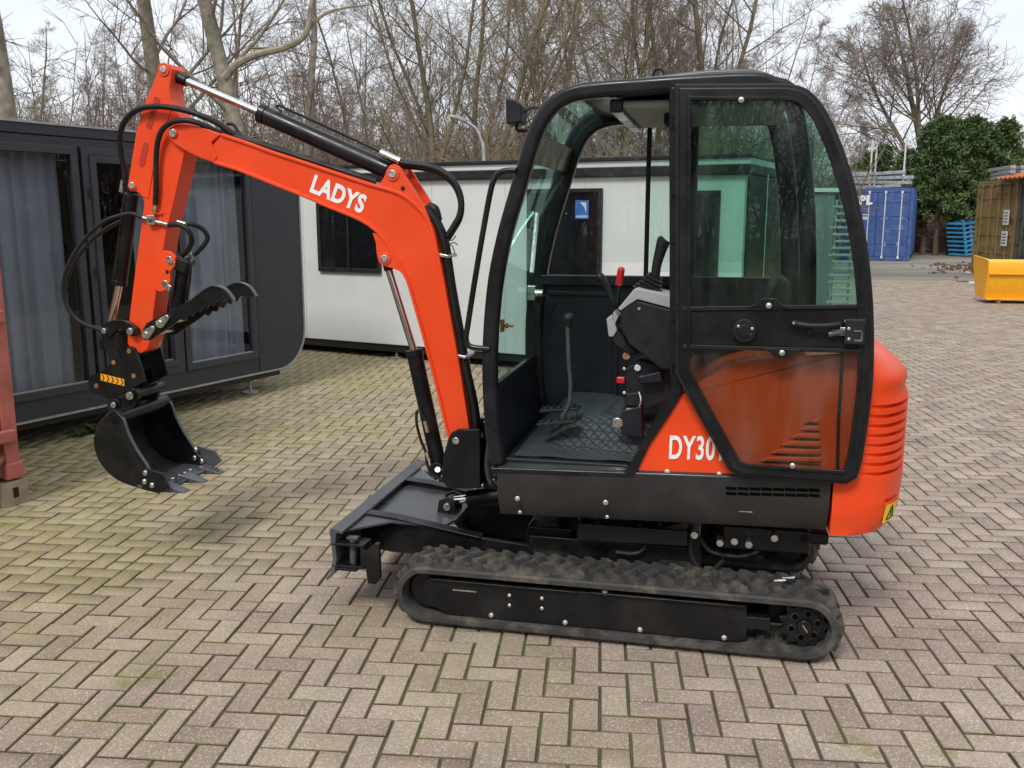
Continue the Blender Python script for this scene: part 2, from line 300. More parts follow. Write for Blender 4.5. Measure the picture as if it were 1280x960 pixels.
def ground_material():
    m, t, b = nodes_of('yard_ground'); N = t.nodes.new; L = t.links.new
    moss, pos = moss_mask(t, .36, .62)
    n = N('ShaderNodeTexNoise'); n.inputs['Scale'].default_value = 60; n.inputs['Detail'].default_value = 5; L(pos, n.inputs['Vector'])
    c1 = N('ShaderNodeMix'); c1.data_type = 'RGBA'; L(n.outputs[0], c1.inputs[0]); c1.inputs[6].default_value = (.035, .028, .02, 1); c1.inputs[7].default_value = (.11, .088, .062, 1)
    n2 = N('ShaderNodeTexNoise'); n2.inputs['Scale'].default_value = 4.5; n2.inputs['Detail'].default_value = 6; L(pos, n2.inputs['Vector'])
    r2 = N('ShaderNodeMapRange'); r2.inputs['From Min'].default_value = .36; r2.inputs['From Max'].default_value = .6; L(n2.outputs[0], r2.inputs[0])
    mo = N('ShaderNodeMath'); mo.operation = 'MULTIPLY_ADD'; L(moss, mo.inputs[0]); mo.inputs[1].default_value = .50; mo.inputs[2].default_value = .45
    mo2 = N('ShaderNodeMath'); mo2.operation = 'MULTIPLY'; L(mo.outputs[0], mo2.inputs[0]); L(r2.outputs[0], mo2.inputs[1])
    c2 = N('ShaderNodeMix'); c2.data_type = 'RGBA'; L(mo2.outputs[0], c2.inputs[0]); L(c1.outputs[2], c2.inputs[6]); c2.inputs[7].default_value = (.12, .125, .024, 1)
    # beyond the block paving: dusty grey yard with worn, darker bands
    mp = N('ShaderNodeMapping'); mp.inputs['Scale'].default_value = (.12, .55, 1); mp.inputs['Rotation'].default_value = (0, 0, R(-9)); L(pos, mp.inputs[0])
    n3 = N('ShaderNodeTexNoise'); n3.inputs['Scale'].default_value = 1.0; n3.inputs['Detail'].default_value = 8; n3.inputs['Roughness'].default_value = .65; L(mp.outputs[0], n3.inputs['Vector'])
    cr = N('ShaderNodeValToRGB'); e = cr.color_ramp.elements; e[0].position = .36; e[0].color = (.115, .10, .09, 1); e[1].position = .66; e[1].color = (.30, .275, .22, 1); q = e.new(.5); q.color = (.225, .205, .165, 1); L(n3.outputs[0], cr.inputs[0])
    sx = N('ShaderNodeSeparateXYZ'); L(pos, sx.inputs[0]); ry = N('ShaderNodeMapRange'); ry.inputs['From Min'].default_value = 23.0; ry.inputs['From Max'].default_value = 25.0; L(sx.outputs['Y'], ry.inputs[0])
    c3 = N('ShaderNodeMix'); c3.data_type = 'RGBA'; L(ry.outputs[0], c3.inputs[0]); L(c2.outputs[2], c3.inputs[6]); L(cr.outputs[0], c3.inputs[7])
    # woodland floor far behind
    rz = N('ShaderNodeMapRange'); rz.inputs['From Min'].default_value = 38; rz.inputs['From Max'].default_value = 44; L(sx.outputs['Y'], rz.inputs[0])
    c4 = N('ShaderNodeMix'); c4.data_type = 'RGBA'; L(rz.outputs[0], c4.inputs[0]); L(c3.outputs[2], c4.inputs[6]); c4.inputs[7].default_value = (.075, .06, .035, 1)
    L(c4.outputs[2], b.inputs['Base Color']); b.inputs['Roughness'].default_value = .9
    bp = N('ShaderNodeBump'); bp.inputs['Strength'].default_value = .6; bp.inputs['Distance'].default_value = .006; L(n.outputs[0], bp.inputs['Height']); L(bp.outputs[0], b.inputs['Normal'])
    return m
ground = structure(G().add([(-400, -60, -.0075), (400, -60, -.0075), (400, 600, -.0075), (-400, 600, -.0075)], [(0, 1, 2, 3)]).build('ground', ground_material(), smooth=0))
M['paver'] = paver_material()
def paver_template(L_, W_, gap=.0075, ch=.0050):
    l, w = L_ / 2 - gap / 2, W_ / 2 - gap / 2; vs = []
    for a, z in ((0, -.02), (0, -ch), (ch * .75, 0)):
        vs += [(-l + a, -w + a, z), (l - a, -w + a, z), (l - a, w - a, z), (-l + a, w - a, z)]
    fs = [(8, 9, 10, 11)]
    for k in (0, 4):
        for i in range(4): fs.append((k + i, k + (i + 1) % 4, k + 4 + (i + 1) % 4, k + 4 + i))
    return np.array(vs), fs
PU = .1003; PA = R(-5.4)
rng = random.Random(11)
cells = []
ca, sa = math.cos(PA), math.sin(PA)
for j in range(-40, 265):
    for i in range(-165, 190):
        d = (i - j) % 4
        if d == 0: cx, cy, v = i + 1.0, j + .5, 0
        elif d == 3: cx, cy, v = i + .5, j + 1.0, 1
        else: continue
        X, Y = (cx * ca - cy * sa) * PU + .03, (cx * sa + cy * ca) * PU + .02
        if Y < 1.6 or Y > 24.0 or abs(X) > 1.6 + Y * .64: continue
        if X < -4.8 - .2 * Y and Y > 6: continue
        if rng.random() < .035:
            for h in (-.5, .5):
                hx, hy = (cx + (h if not v else 0), cy + (h if v else 0))
                cells.append(((hx * ca - hy * sa) * PU + .03, (hx * sa + hy * ca) * PU + .02, v, 1))
        else: cells.append((X, Y, v, 0))
def on_screen(X, Y):
    dd = Y * cp_ + CAMH * sp_; return abs(X / dd) * F < 640 and (CAMH * cp_ - Y * sp_) / dd * F < 475
front = sorted([k for k, c in enumerate(cells) if on_screen(c[0], c[1])], key=lambda k: cells[k][0] ** 2 + cells[k][1] ** 2)[:300]
front_set = set(front)
tmpl = {0: paver_template(2 * PU, PU), 1: paver_template(PU, PU)}
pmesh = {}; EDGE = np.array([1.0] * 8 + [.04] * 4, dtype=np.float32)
for h in (0, 1):
    me = bpy.data.meshes.new('paver'); me.from_pydata([tuple(q) for q in tmpl[h][0]], [], tmpl[h][1]); me.materials.append(M['paver'])
    a = me.attributes.new('tint', 'FLOAT', 'POINT'); e_ = me.attributes.new('edge', 'FLOAT', 'POINT'); e_.data.foreach_set('value', EDGE); pmesh[h] = me
for k in front:
    X, Y, v, h = cells[k]
    o = bpy.data.objects.new('paver', pmesh[h]); col.objects.link(o); o.parent = ground
    o.scale = (1 + rng.uniform(-.012, .008), 1 + rng.uniform(-.02, .012), 1); o.location = (X, Y, rng.uniform(-.0022, .0018)); o.rotation_euler = (rng.uniform(-.006, .006), rng.uniform(-.006, .006), PA + (math.pi / 2 if v else 0) + rng.uniform(-.008, .008))
nrng = np.random.default_rng(5)
VV, FF, TT = [], [], []; base = 0
for k, (X, Y, v, h) in enumerate(cells):
    if k in front_set: continue
    T, fs = tmpl[h]; T = T * np.array([1 + rng.uniform(-.012, .008), 1 + rng.uniform(-.02, .012), 1]); a = PA + (math.pi / 2 if v else 0) + rng.uniform(-.008, .008); c_, s_ = math.cos(a), math.sin(a)
    tx, ty = rng.uniform(-.006, .006), rng.uniform(-.006, .006)
    VV.append(np.stack([X + T[:, 0] * c_ - T[:, 1] * s_, Y + T[:, 0] * s_ + T[:, 1] * c_, T[:, 2] + T[:, 0] * tx + T[:, 1] * ty + rng.uniform(-.0022, .0018)], 1))
    FF.append(np.array(fs) + base); base += len(T); TT.append(np.full(len(T), rng.random()))
VV = np.concatenate(VV); FF = np.concatenate(FF); TT = np.concatenate(TT)
def np_mesh(name, V, Fq, m, parent=None, nper=4, smooth=False):
    me = bpy.data.meshes.new(name); me.vertices.add(len(V)); me.vertices.foreach_set('co', np.ascontiguousarray(V, dtype=np.float32).ravel())
    me.loops.add(Fq.size); me.loops.foreach_set('vertex_index', np.ascontiguousarray(Fq, dtype=np.int32).ravel())
    me.polygons.add(len(Fq)); me.polygons.foreach_set('loop_start', np.arange(0, Fq.size, nper, dtype=np.int32))
    if smooth: me.polygons.foreach_set('use_smooth', np.ones(len(Fq), dtype=bool))
    me.update(calc_edges=True); me.materials.append(M[m] if isinstance(m, str) else m)
    o = bpy.data.objects.new(name, me); col.objects.link(o); o.parent = parent; return o
po = stuff(np_mesh('distant_pavers', VV, FF, 'paver', ground)); at_ = po.data.attributes.new('tint', 'FLOAT', 'POINT'); at_.data.foreach_set('value', TT.astype(np.float32)); ae_ = po.data.attributes.new('edge', 'FLOAT', 'POINT'); ae_.data.foreach_set('value', np.tile(EDGE, len(TT) // 12))

# ------------------------------------------------------------------ the excavator
EXC = empty('mini_excavator', MO, -MA, 'orange and black mini excavator with open cab door, standing on block paving', 'excavator')
YAX = Vector((0, -1, 0))
def V3(px, py, y): return s(px, py, y)
def bolts(pts, pl, r, parent, m='bolt', name='bolt', out=.008):
    for a, b in pts:
        p = s(a, b, pl); G().dome(p, (0, -1, 0), r, out, 8).build(name, m, parent)

# --- crawler tracks
TR, TZ, TX0, TX1 = .122, .142, -.768, .748
def belt_at(q):
    """position, outward normal, tangent at arc length q round the loop"""
    Ls = TX1 - TX0; La = math.pi * TR; q %= 2 * Ls + 2 * La
    if q < Ls: return Vector((TX0 + q, 0, TZ + TR)), Vector((0, 0, 1)), Vector((1, 0, 0))
    q -= Ls
    if q < La:
        a = math.pi / 2 - q / TR; n = Vector((math.cos(a), 0, math.sin(a))); return Vector((TX1, 0, TZ)) + n * TR, n, Vector((n.z, 0, -n.x))
    q -= La
    if q < Ls: return Vector((TX1 - q, 0, TZ - TR)), Vector((0, 0, -1)), Vector((-1, 0, 0))
    q -= Ls; a = -math.pi / 2 - q / TR; n = Vector((math.cos(a), 0, math.sin(a))); return Vector((TX0, 0, TZ)) + n * TR, n, Vector((n.z, 0, -n.x))
LOOP = 2 * (TX1 - TX0) + 2 * math.pi * TR
def make_track(y0, y1, out):
    g = G(); n = 200; rings = []
    for i in range(n):
        p, nn, t = belt_at(LOOP * i / n)
        prof = [(y0 + .006, 0), (y1 - .006, 0), (y1, -.008), (y1, -.026), (y1 - .02, -.032), (y0 + .02, -.032), (y0, -.026), (y0, -.008)]
        rings += [p + nn * a + Vector((0, y, 0)) for y, a in prof]
    fs = [(i * 8 + k, ((i + 1) % n) * 8 + k, ((i + 1) % n) * 8 + (k + 1) % 8, i * 8 + (k + 1) % 8) for i in range(n) for k in range(8)]
    g.add(rings, fs)
    NL = 54; pitch = LOOP / NL; yc = (y0 + y1) / 2; rr = random.Random(3)
    for i in range(NL):
        for hf in (0, 1):
            ya, yb = (y0 + .030, yc - .006) if hf == 0 else (yc + .006, y1 - .030)
            q0 = (i + .5 * hf) * pitch
            for part in ((0, .52), (.48, 1)):
                vs = []
                for zz, wd in ((-.004, .044), (.024, .026)):
                    for yy, e in ((part[0], 0), (part[1], 1)):
                        y = ya + (yb - ya) * yy
                        ctr = q0 + (.45 * pitch * (abs(yy - .5) * 2 - .5)) * (1 if hf == 0 else -1)
                        for sgn in (-1, 1):
                            p, nn, t = belt_at(ctr + sgn * wd / 2); vs.append(p + nn * (zz + rr.uniform(-.0008, .0008)) + Vector((0, y + (.004 if zz > 0 else 0) * (1 if e == 0 else -1), 0)))
                g.add(vs, [(0, 1, 3, 2), (4, 6, 7, 5), (0, 4, 5, 1), (2, 3, 7, 6), (0, 2, 6, 4), (1, 5, 7, 3)])
    # moulded drive blocks on the inside of the band
    for i in range(NL):
        p, nn, t = belt_at((i + .25) * pitch); c = p - nn * .038 + Vector((0, yc, 0)); rot = Matrix((t, Vector((0, 1, 0)), nn)).transposed()
        g.box(c, (.03, .07, .014), rot)
    tr = g.build('crawler_track', 'track', EXC, smooth=30)
    sgn = -1 if out < 0 else 1; yo = y0 if out < 0 else y1        # outer face
    def Y(d): return yo - sgn * d                                     # d metres inward from the outer face
    # side frame
    f = G(); fr = [(-.775, .19), (-.76, .205), (-.10, .208), (.53, .211), (.535, .075), (.50, .055), (-.66, .052), (-.76, .09), (-.785, .14)]
    f.prism(fr, Y(.028), Y(.20)); f.box((-.44, Y(.025), .2095), (.62, .03, .008)); f.box((.22, Y(.025), .213), (.60, .03, .008))
    f.box((.57, Y(.1), .14), (.10, .14, .05)); f.box((.60, Y(.20), .15), (.30, .012, .15)); f.build('track_frame', 'black', tr, .005)
    for x in (-.486, -.178, .123, .45):
        G().cyl((x, Y(.035), .078), (x, Y(.18), .078), .047, 20).build('track_roller', 'black', tr, .006)
        G().dome((x, Y(.027), .072), (0, sgn, 0), .011, .013).build('bolt', 'bolt', tr)
    G().cyl((-.02, Y(.03), .222), (-.02, Y(.16), .222), .026, 18).build('carrier_roller', 'black', tr, .004)
    G().dome((-.02, Y(.029), .216), (0, sgn, 0), .012, .014).build('bolt', 'bolt', tr)
    for x in (-.41, -.275):
        for z in (.165, .122): G().dome((x, Y(.0275), z), (0, sgn, 0), .008, .008).build('bolt', 'bolt', tr)
    idl = G(); idl.cyl((TX0, Y(.06), TZ), (TX0, Y(.19), TZ), .082, 28); idl.cyl((TX0, Y(.04), TZ), (TX0, Y(.21), TZ), .035, 16); idl.build('idler_wheel', 'black', tr, .006)
    sp = G(); nt = 11; pts = []
    for k in range(nt * 4):
        a = 2 * math.pi * k / (nt * 4); r = (.099, .093, .078, .078)[k % 4]; pts.append((TX1 + r * math.cos(a), TZ + r * math.sin(a)))
    a_, b_ = sorted((Y(.050), Y(.075))); sp.prism(pts, a_, b_)
    spo = sp.build('drive_sprocket', 'black', tr, .002)
    hub = G(); hub.cyl((TX1, Y(.046), TZ), (TX1, Y(.12), TZ), .070, 26, .074); hub.cyl((TX1, Y(.022), TZ), (TX1, Y(.06), TZ), .030, 20); hub.build('hub', 'steelgrey' if False else 'black', spo, .006)
    for k in range(6):
        a = 2 * math.pi * k / 6 + .3; c_ = Vector((TX1 + .050 * math.cos(a), 0, TZ + .050 * math.sin(a)))
        G().cyl(c_ + Vector((0, Y(.044), 0)), c_ + Vector((0, Y(.06), 0)), .0155, 14).build('hub_ring', 'skirt', spo, .002); G().cyl(c_ + Vector((0, Y(.043), 0)), c_ + Vector((0, Y(.05), 0)), .0115, 12).build('hub_hole', 'slot', spo)
    G().box((TX1, Y(.0205), TZ), (.034, .003, .005), Matrix.Rotation(R(55), 3, 'Y')).build('drain_plug', 'zinc', spo)
    mt = G(); mt.cyl((TX1, Y(.14), TZ), (TX1, Y(.30), TZ), .055, 18); mt.build('travel_motor', 'black', tr, .006)
make_track(-.58, -.335, -1); make_track(.335, .58, 1)
G().box((-.60, -.5555, .168), (.1, .002, .006)).build('frame_mark', 'zinc', EXC)

# --- undercarriage centre frame and slew ring
g = G(); g.box((-.02, 0, .29), (.72, .62, .10)); g.box((-.30, 0, .30), (.20, .50, .12))
for sx in (-.28, .26):
    for sy in (-1, 1): g.add([(sx - .09, sy * .25, .33), (sx + .09, sy * .25, .33), (sx + .07, sy * .40, .20), (sx - .07, sy * .40, .20), (sx - .09, sy * .25, .22), (sx + .09, sy * .25, .22), (sx + .07, sy * .40, .12), (sx - .07, sy * .40, .12)], [(0, 1, 2, 3), (7, 6, 5, 4), (0, 4, 5, 1), (1, 5, 6, 2), (2, 6, 7, 3), (3, 7, 4, 0)])
g.build('centre_frame', 'black', EXC, .008)
g = G(); g.cyl((0, 0, .335), (0, 0, .40), .31, 40); g.cyl((0, 0, .40), (0, 0, .475), .27, 40); g.build('slew_ring', 'black', EXC, .004)
for k in range(20):
    a = 2 * math.pi * k / 20; G().dome((.29 * math.cos(a), .29 * math.sin(a), .40), (0, 0, 1), .011, .012, 6).build('ring_bolt', 'steelgrey', EXC)
g = G(); p0, p1 = s(722, 652, -.36), s(860, 660, -.36)
g.prism([(p0.x, .355), (p1.x, .365), (p1.x, .43), (p0.x, .43)], -.37, -.355); g.build('slew_motor_guard', 'black', EXC, .004)
g = G(); g.cyl((.46, -.18, .36), (.46, -.18, .46), .09, 20); g.box((.60, -.1, .41), (.34, .5, .10)); g.box((.78, -.15, .43), (.12, .4, .05)); g.build('belly_plate', 'black', EXC, .01)
for px, py in ((868, 668), (900, 678), (918, 676), (936, 680), (968, 672)):
    p = s(px, py, -.40); G().cyl(p + Vector((0, .05, 0)), p + Vector((0, -.012, 0)), .014, 10).build('hose_fitting', 'zinc', EXC)
for k, (pp) in enumerate([[(862, 668), (866, 700), (885, 715), (905, 700)], [(875, 672), (890, 690), (930, 695), (960, 682)], [(820, 662), (800, 690), (770, 690)]]):
    G().tube([s(a, b, -.33) for a, b in pp], .011, 8).build('hydraulic_hose', 'rubber', EXC)
for dy in (0, .035):
    p = s(968, 709, -.46); G().cyl((p.x + dy, -.46 + dy, .285), (p.x + .045 + dy, -.45 + dy, .288), .008, 8).build('grease_fitting', 'zinc', EXC)
    G().tube([(p.x + .045 + dy, -.45 + dy, .288), (p.x + .08 + dy, -.44, .286), (p.x + .11, -.40 + dy, .29)], .004, 6).build('grease_line', 'rubber', EXC)

# --- dozer blade
BL = empty('dozer_blade', (0, 0, 0)); BL.parent = EXC
prof = [(-1.178, .398), (-1.190, .385), (-1.184, .33), (-1.178, .26), (-1.188, .20), (-1.214, .165), (-1.206, .160), (-1.172, .195), (-1.160, .26), (-1.164, .33), (-1.158, .375), (-1.128, .372), (-1.128, .385)]
G().prism(prof, -.56, .585).build('mouldboard', 'steelgrey', BL, .003)
g = G(); g.box((-1.12, 0, .215), (.09, 1.12, .012)); g.box((-1.075, 0, .245), (.008, 1.12, .07)); g.build('stiffener', 'black', BL, .003)
for sg in (-1, 1):
    y = sg * .555
    g = G(); g.prism([(-1.05, .325), (-1.03, .305), (-.985, .345), (-.965, .345), (-.965, .19), (-.985, .165), (-1.02, .165), (-1.03, .24), (-1.05, .236)], y - .012, y + .012); g.box((-1.11, y - sg * .085, .277), (.15, .008, .09))
    g.box((-1.11, y - sg * .04, .325), (.15, .09, .012)); g.box((-1.11, y - sg * .04, .228), (.15, .09, .012)); g.build('wing_pocket', 'black', BL, .003)
    g = G(); g.cyl((-1.10, y - sg * .035, .20), (-1.10, y - sg * .035, .343), .016, 12); g.box((-1.10, y - sg * .035, .345), (.05, .03, .014)); g.build('wing_pin', 'steelgrey', BL, .003)
    ya = sg * .27
    g = G(); g.prism([(-1.165, .375), (-1.16, .22), (-1.02, .20), (-.55, .20), (-.20, .20), (-.20, .265), (-.60, .30), (-1.0, .362)], ya - .012, ya + .012)
    g.prism([(-1.165, .384), (-1.0, .371), (-.60, .309), (-.60, .301), (-1.0, .363), (-1.165, .376)], ya - .03, ya + .03); g.build('push_arm', 'black', BL, .003)
    g = G(); g.add([(-1.16, sg * .53, .372), (-1.0, sg * .33, .362), (-.86, sg * .285, .343), (-1.16, sg * .285, .373)] + [(-1.16, sg * .53, .362), (-1.0, sg * .33, .352), (-.86, sg * .285, .333), (-1.16, sg * .285, .363)], [(0, 1, 2, 3), (7, 6, 5, 4), (0, 4, 5, 1), (1, 5, 6, 2), (2, 6, 7, 3), (3, 7, 4, 0)]); g.build('gusset', 'steelgrey', BL, .002)
g = G(); g.add([(-1.155, -.255, .352), (-1.155, .255, .352), (-.80, .255, .322), (-.76, .12, .318), (-.76, -.12, .318), (-.80, -.255, .322)] + [(-1.155, -.255, .34), (-1.155, .255, .34), (-.80, .255, .31), (-.76, .12, .306), (-.76, -.12, .306), (-.80, -.255, .31)], [(5, 4, 3, 2, 1, 0), (6, 7, 8, 9, 10, 11)] + [(i, (i + 1) % 6, (i + 1) % 6 + 6, i + 6) for i in range(6)]); g.build('deck_plate', 'steelgrey', BL, .002)
g = G(); g.cyl((-.80, 0, .37), (-.62, 0, .405), .020, 14); g.build('cylinder_rod', 'chrome', BL)
G().cyl((-.735, 0, .382), (-.42, 0, .44), .042, 20).build('cylinder_barrel', 'black', BL, .004); G().cyl((-.82, -.05, .362), (-.82, .05, .362), .028, 16).build('rod_eye', 'black', BL, .004)
for sg in (-1, 1): G().prism([(-.87, .32), (-.78, .32), (-.785, .385), (-.82, .40), (-.86, .385)], sg * .055 - .008, sg * .055 + .008).build('cylinder_lug', 'black', BL, .003)
G().add([(-.56, -.09, .462), (-.40, -.07, .478), (-.40, .07, .478), (-.56, .09, .462), (-.56, -.09, .452), (-.40, -.07, .468), (-.40, .07, .468), (-.56, .09, .452), ], [(0, 1, 2, 3), (7, 6, 5, 4), (0, 4, 5, 1), (1, 5, 6, 2), (2, 6, 7, 3), (3, 7, 4, 0)]).build('cylinder_guard', 'steelgrey', BL, .003)
G().cyl((-.815, -.085, .362), (-.815, .085, .362), .017, 14).build('cylinder_pin', 'zinc', BL, .002)

# --- upper frame (house)
sh = lambda x: .024 * (x + .47)
sec = [(-.50, .698), (-.515, .69), (-.515, .585), (-.455, .475), (.455, .475), (.515, .585), (.515, .69), (.50, .698)]
g = G(); n = len(sec); xs = (-.472, .815)
vs = [(x, y, z + sh(x)) for x in xs for y, z in sec]
g.add(vs, [tuple(range(n - 1, -1, -1)), tuple(range(n, 2 * n))] + [(i, (i + 1) % n, (i + 1) % n + n, i + n) for i in range(n)]); UF = g.build('upper_frame', 'skirt', EXC, .006)
bolts([(647, 623), (757, 628)], -.5155, .011, UF, 'bolt'); bolts([(650, 640), (759, 646)], -.492, .008, UF, 'bolt')
for r_ in range(2):
    for k in range(8):
        p = s(914 + k * 14.8, 610.5 + r_ * 6.5 + k * .35, -.5155); G().box(p, (.040, .004, .011)).build('air_slot', 'slot', UF)
p = s(932, 639, -.49); G().box((p.x, -.4945, p.z), (.05, .002, .006)).build('plate_mark', 'zinc', UF)
# --- counterweight
def cw_mesh():
    lv = [(.492, .20), (.50, .255), (.525, .283), (.565, .296), (.612, .302), (.617, .275), (.627, .275), (.632, .303), (.70, .306)]
    for i in range(7, -1, -1):
        z = .735 + (7 - i) * .0365; lv += [(z - .0085, .306), (z - .0065, .262), (z + .0065, .262), (z + .0085, .305)]
    lv += [(1.025, .292), (1.045, .286), (1.065, .294), (1.085, .292), (1.11, .272), (1.14, .238), (1.17, .200), (1.195, .16), (1.208, .115), (1.212, .06)]
    N_ = 56; vs = []; fs = []
    for z, dx in lv:
        groove = dx < .295 and .6 < z < 1.01
        for k in range(N_ + 1):
            t = -math.pi / 2 + math.pi * k / N_; c_, s_ = math.cos(t), math.sin(t)
            yy = (abs(s_) ** .62) * math.copysign(1, s_); xx = abs(c_) ** .52
            d = dx
            if groove and (xx < .34 or (z < .7 and xx < .75)): d = .305
            wy = .515 * (1 - max(0, (z - 1.12)) * .35) * (1 if z > .53 else .975)
            vs.append((.822 + (d + .003) * xx * (1 - .16 * yy * yy), wy * yy, z + .012))
    m_ = N_ + 1
    for i in range(len(lv) - 1):
        for k in range(N_): fs.append((i * m_ + k, i * m_ + k + 1, (i + 1) * m_ + k + 1, (i + 1) * m_ + k))
    for i in range(len(lv) - 1): fs.append((i * m_, (i + 1) * m_, (i + 1) * m_ + N_, i * m_ + N_))
    fs.append(tuple(range(N_, -1, -1))); q = (len(lv) - 1) * m_; fs.append(tuple(range(q, q + m_)))
    return vs, fs
CW = G().add(*cw_mesh()).build('counterweight', 'orange', EXC, smooth=32)
# warning label
def cw_point(t, z, off=0.0, d=.316):
    c_, s_ = math.cos(t), math.sin(t); yy = (abs(s_) ** .62) * math.copysign(1, s_); xx = abs(c_) ** .52
    return Vector((.822 + (d + off) * xx * (1 - .16 * yy * yy), (.515 + off) * yy, z))
def cw_patch(name, t0, t1, z0, z1, m, off, parent):
    vs = []; fs = []; n = 8
    for k in range(n + 1):
        t = t0 + (t1 - t0) * k / n
        for z, d in ((z0, .291), (z1, .3065)): vs.append(cw_point(t, z, off, d))
    for k in range(n): fs.append((2 * k, 2 * k + 2, 2 * k + 3, 2 * k + 1))
    return G().add(vs, fs).build(name, m, parent)
tk = lambda k: -math.pi / 2 + math.pi * k / 56
cw_patch('warning_label', tk(10.6), tk(17.5), .548, .622, 'yellow', .0025, CW)
# triangle mark of the label: outline bars and a bolt of lightning dot
lz = lambda z: .291 + (z - .548) / .074 * .0155
cq = lambda k, z: cw_point(tk(k - 3), z, .0035, lz(z))
a_, b_, c_ = cq(15.2, .560), cq(18.9, .560), cq(17.0, .612)
g = G()
for p, q in ((a_, b_), (b_, c_), (c_, a_)): g.tube([p, q], .0026, 4, 1)
g.tube([cq(17.2, .596), cq(16.8, .584), cq(17.3, .579), cq(17.0, .567)], .0024, 4, 1); g.build('warning_triangle', M['rubber'], CW)

# --- engine cover (orange side panels and hood)
ep = xz([(789, 596), (812, 552), (833, 520), (852, 494), (876, 477), (905, 460), (940, 450), (1000, 445), (1060, 441)], -.5)
ep = ep + [(.83, 1.20), (.83, .725)]
EC = G().prism(ep, -.5, .5).build('engine_cover', 'orange', EXC, .012)
for k in range(6):   # louvres cut across the panel: long below, short above
    y_ = 572 - k * 9.7; x0_ = 950 + k * 12.3; x1_ = 1027 - k * .6
    p, q = s(x0_, y_, -.5), s(x1_, y_ + .6, -.5)
    g = G(); g.prism([(p.x, p.z - .012), (q.x, q.z - .012), (q.x, q.z + .006), (p.x + .03, p.z + .006)], -.512, -.4995); g.build('louvre', 'orange', EC, .004)
    G().box(((p.x + q.x) / 2 + .008, -.4998, p.z - .0165), (q.x - p.x - .02, .003, .007)).build('louvre_gap', M['rubber'], EC)
p = s(1014, 527, -.5); G().prism([(p.x - .03, p.z - .012), (p.x + .025, p.z - .012), (p.x + .018, p.z + .012)], -.503, -.4995).build('louvre_end', M['rubber'], EC)
bolts([(834, 590), (899, 593.5)], -.5, .012, EC, 'bolt')
lo = s(836, 574, -.503); ux = (s(904, 576, -.503) - lo); up = s(837.5, 544, -.503) - lo
lettering('model_lettering', 'DY301', lo, ux.normalized(), up.normalized(), ux.length * .97, up.length, 'white', EC, fat=.022)
# rear curved shell seen above the counterweight
# --- cab
YN, YF = -.485, .42
post = [(621, 583), (615, 545), (611.5, 500), (610.5, 455), (612.5, 405), (618, 350), (628, 300), (640, 256), (652, 216), (664, 176), (677, 147), (694, 127), (718, 115.5), (750, 111), (800, 107.5), (850, 104)]
pp = smooth_path(xz(post, YN - .03), 3)
CAB = empty('cab'); CAB.parent = EXC
def rounded_bar(name, path, hw, y0, y1, m, parent, bv=.02):
    return G().ribbon(path, -hw, hw, y0, y1).build(name, m, parent, bv, 3)
ppr = pp + [(x_, z_) for x_, z_ in ((.45, pp[-1][1] + .004), (.53, pp[-1][1] - .012), (.60, pp[-1][1] - .06), (.655, 1.85), (.685, 1.55), (.70, 1.22))]
ppr = smooth_path(ppr[:-7], 1) + smooth_path(ppr[-7:], 4)
rounded_bar('side_hoop', ppr, .030, YN - .032, YN + .032, 'satin', CAB); rounded_bar('side_hoop', ppr, .044, YF - .032, YF + .032, 'satin', CAB)
# sill and raked lower post on the near side
sill = xz([(612, 584), (780, 590), (790, 576), (838, 488), (838, 450), (853, 450), (853, 492), (836, 520), (812, 556), (792, 598), (614, 592)], -.515)
G().prism(sill, -.517, -.45).build('door_sill', 'satin', CAB, .007)
p, q = s(844, 108, -.51), s(846, 470, -.51)
G().prism([(p.x - .022, p.z), (p.x + .022, p.z), (q.x + .026, q.z), (q.x - .026, q.z)], -.517, -.45).build('door_post', 'satin', CAB, .008)
for py in (150, 236, 296, 392): G().cyl(s(843, py - 8, -.524), s(843, py + 8, -.524), .009, 10).build('door_hinge', 'satin', CAB, .002)
G().box((.235, YF, 1.66), (.05, .05, 1.0)).build('rear_post', 'satin', CAB, .01)
# roof
zr = pp[-1][1]
roof = [(-.20, zr - .02), (-.10, zr + .018), (.10, zr + .036), (.30, zr + .052), (.46, zr + .052), (.52, zr + .035), (.56, zr - .01), (.55, zr - .03), (.10, zr - .025)]
RF = G().prism(roof, -.455, .40).build('roof', 'roofgrey', CAB, .02, 3)
G().tube([(.125 + .019 * math.cos(a), -.40, zr + .050 + .019 * math.sin(a)) for a in [i * 2 * math.pi / 14 for i in range(15)]], .005, 8, 1).build('lifting_eye', 'satin', RF)
zl = zr - .045
G().prism([(-.02, zl), (.60, zl), (.60, zl - .03), (-.02, zl - .03)], -.44, .38).build('roof_liner', 'liner', CAB, .01)
G().box((.19, -.1, zl - .05), (.10, .32, .05)).build('roof_console', 'blk_plastic', CAB, .008); G().box((.185, -.1, zl - .083), (.09, .26, .014)).build('interior_lamp', 'liner', CAB, .004)
G().box((-.025, -.03, zl - .02), (.05, .84, .05)).build('roof_bar', 'satin', CAB, .008)
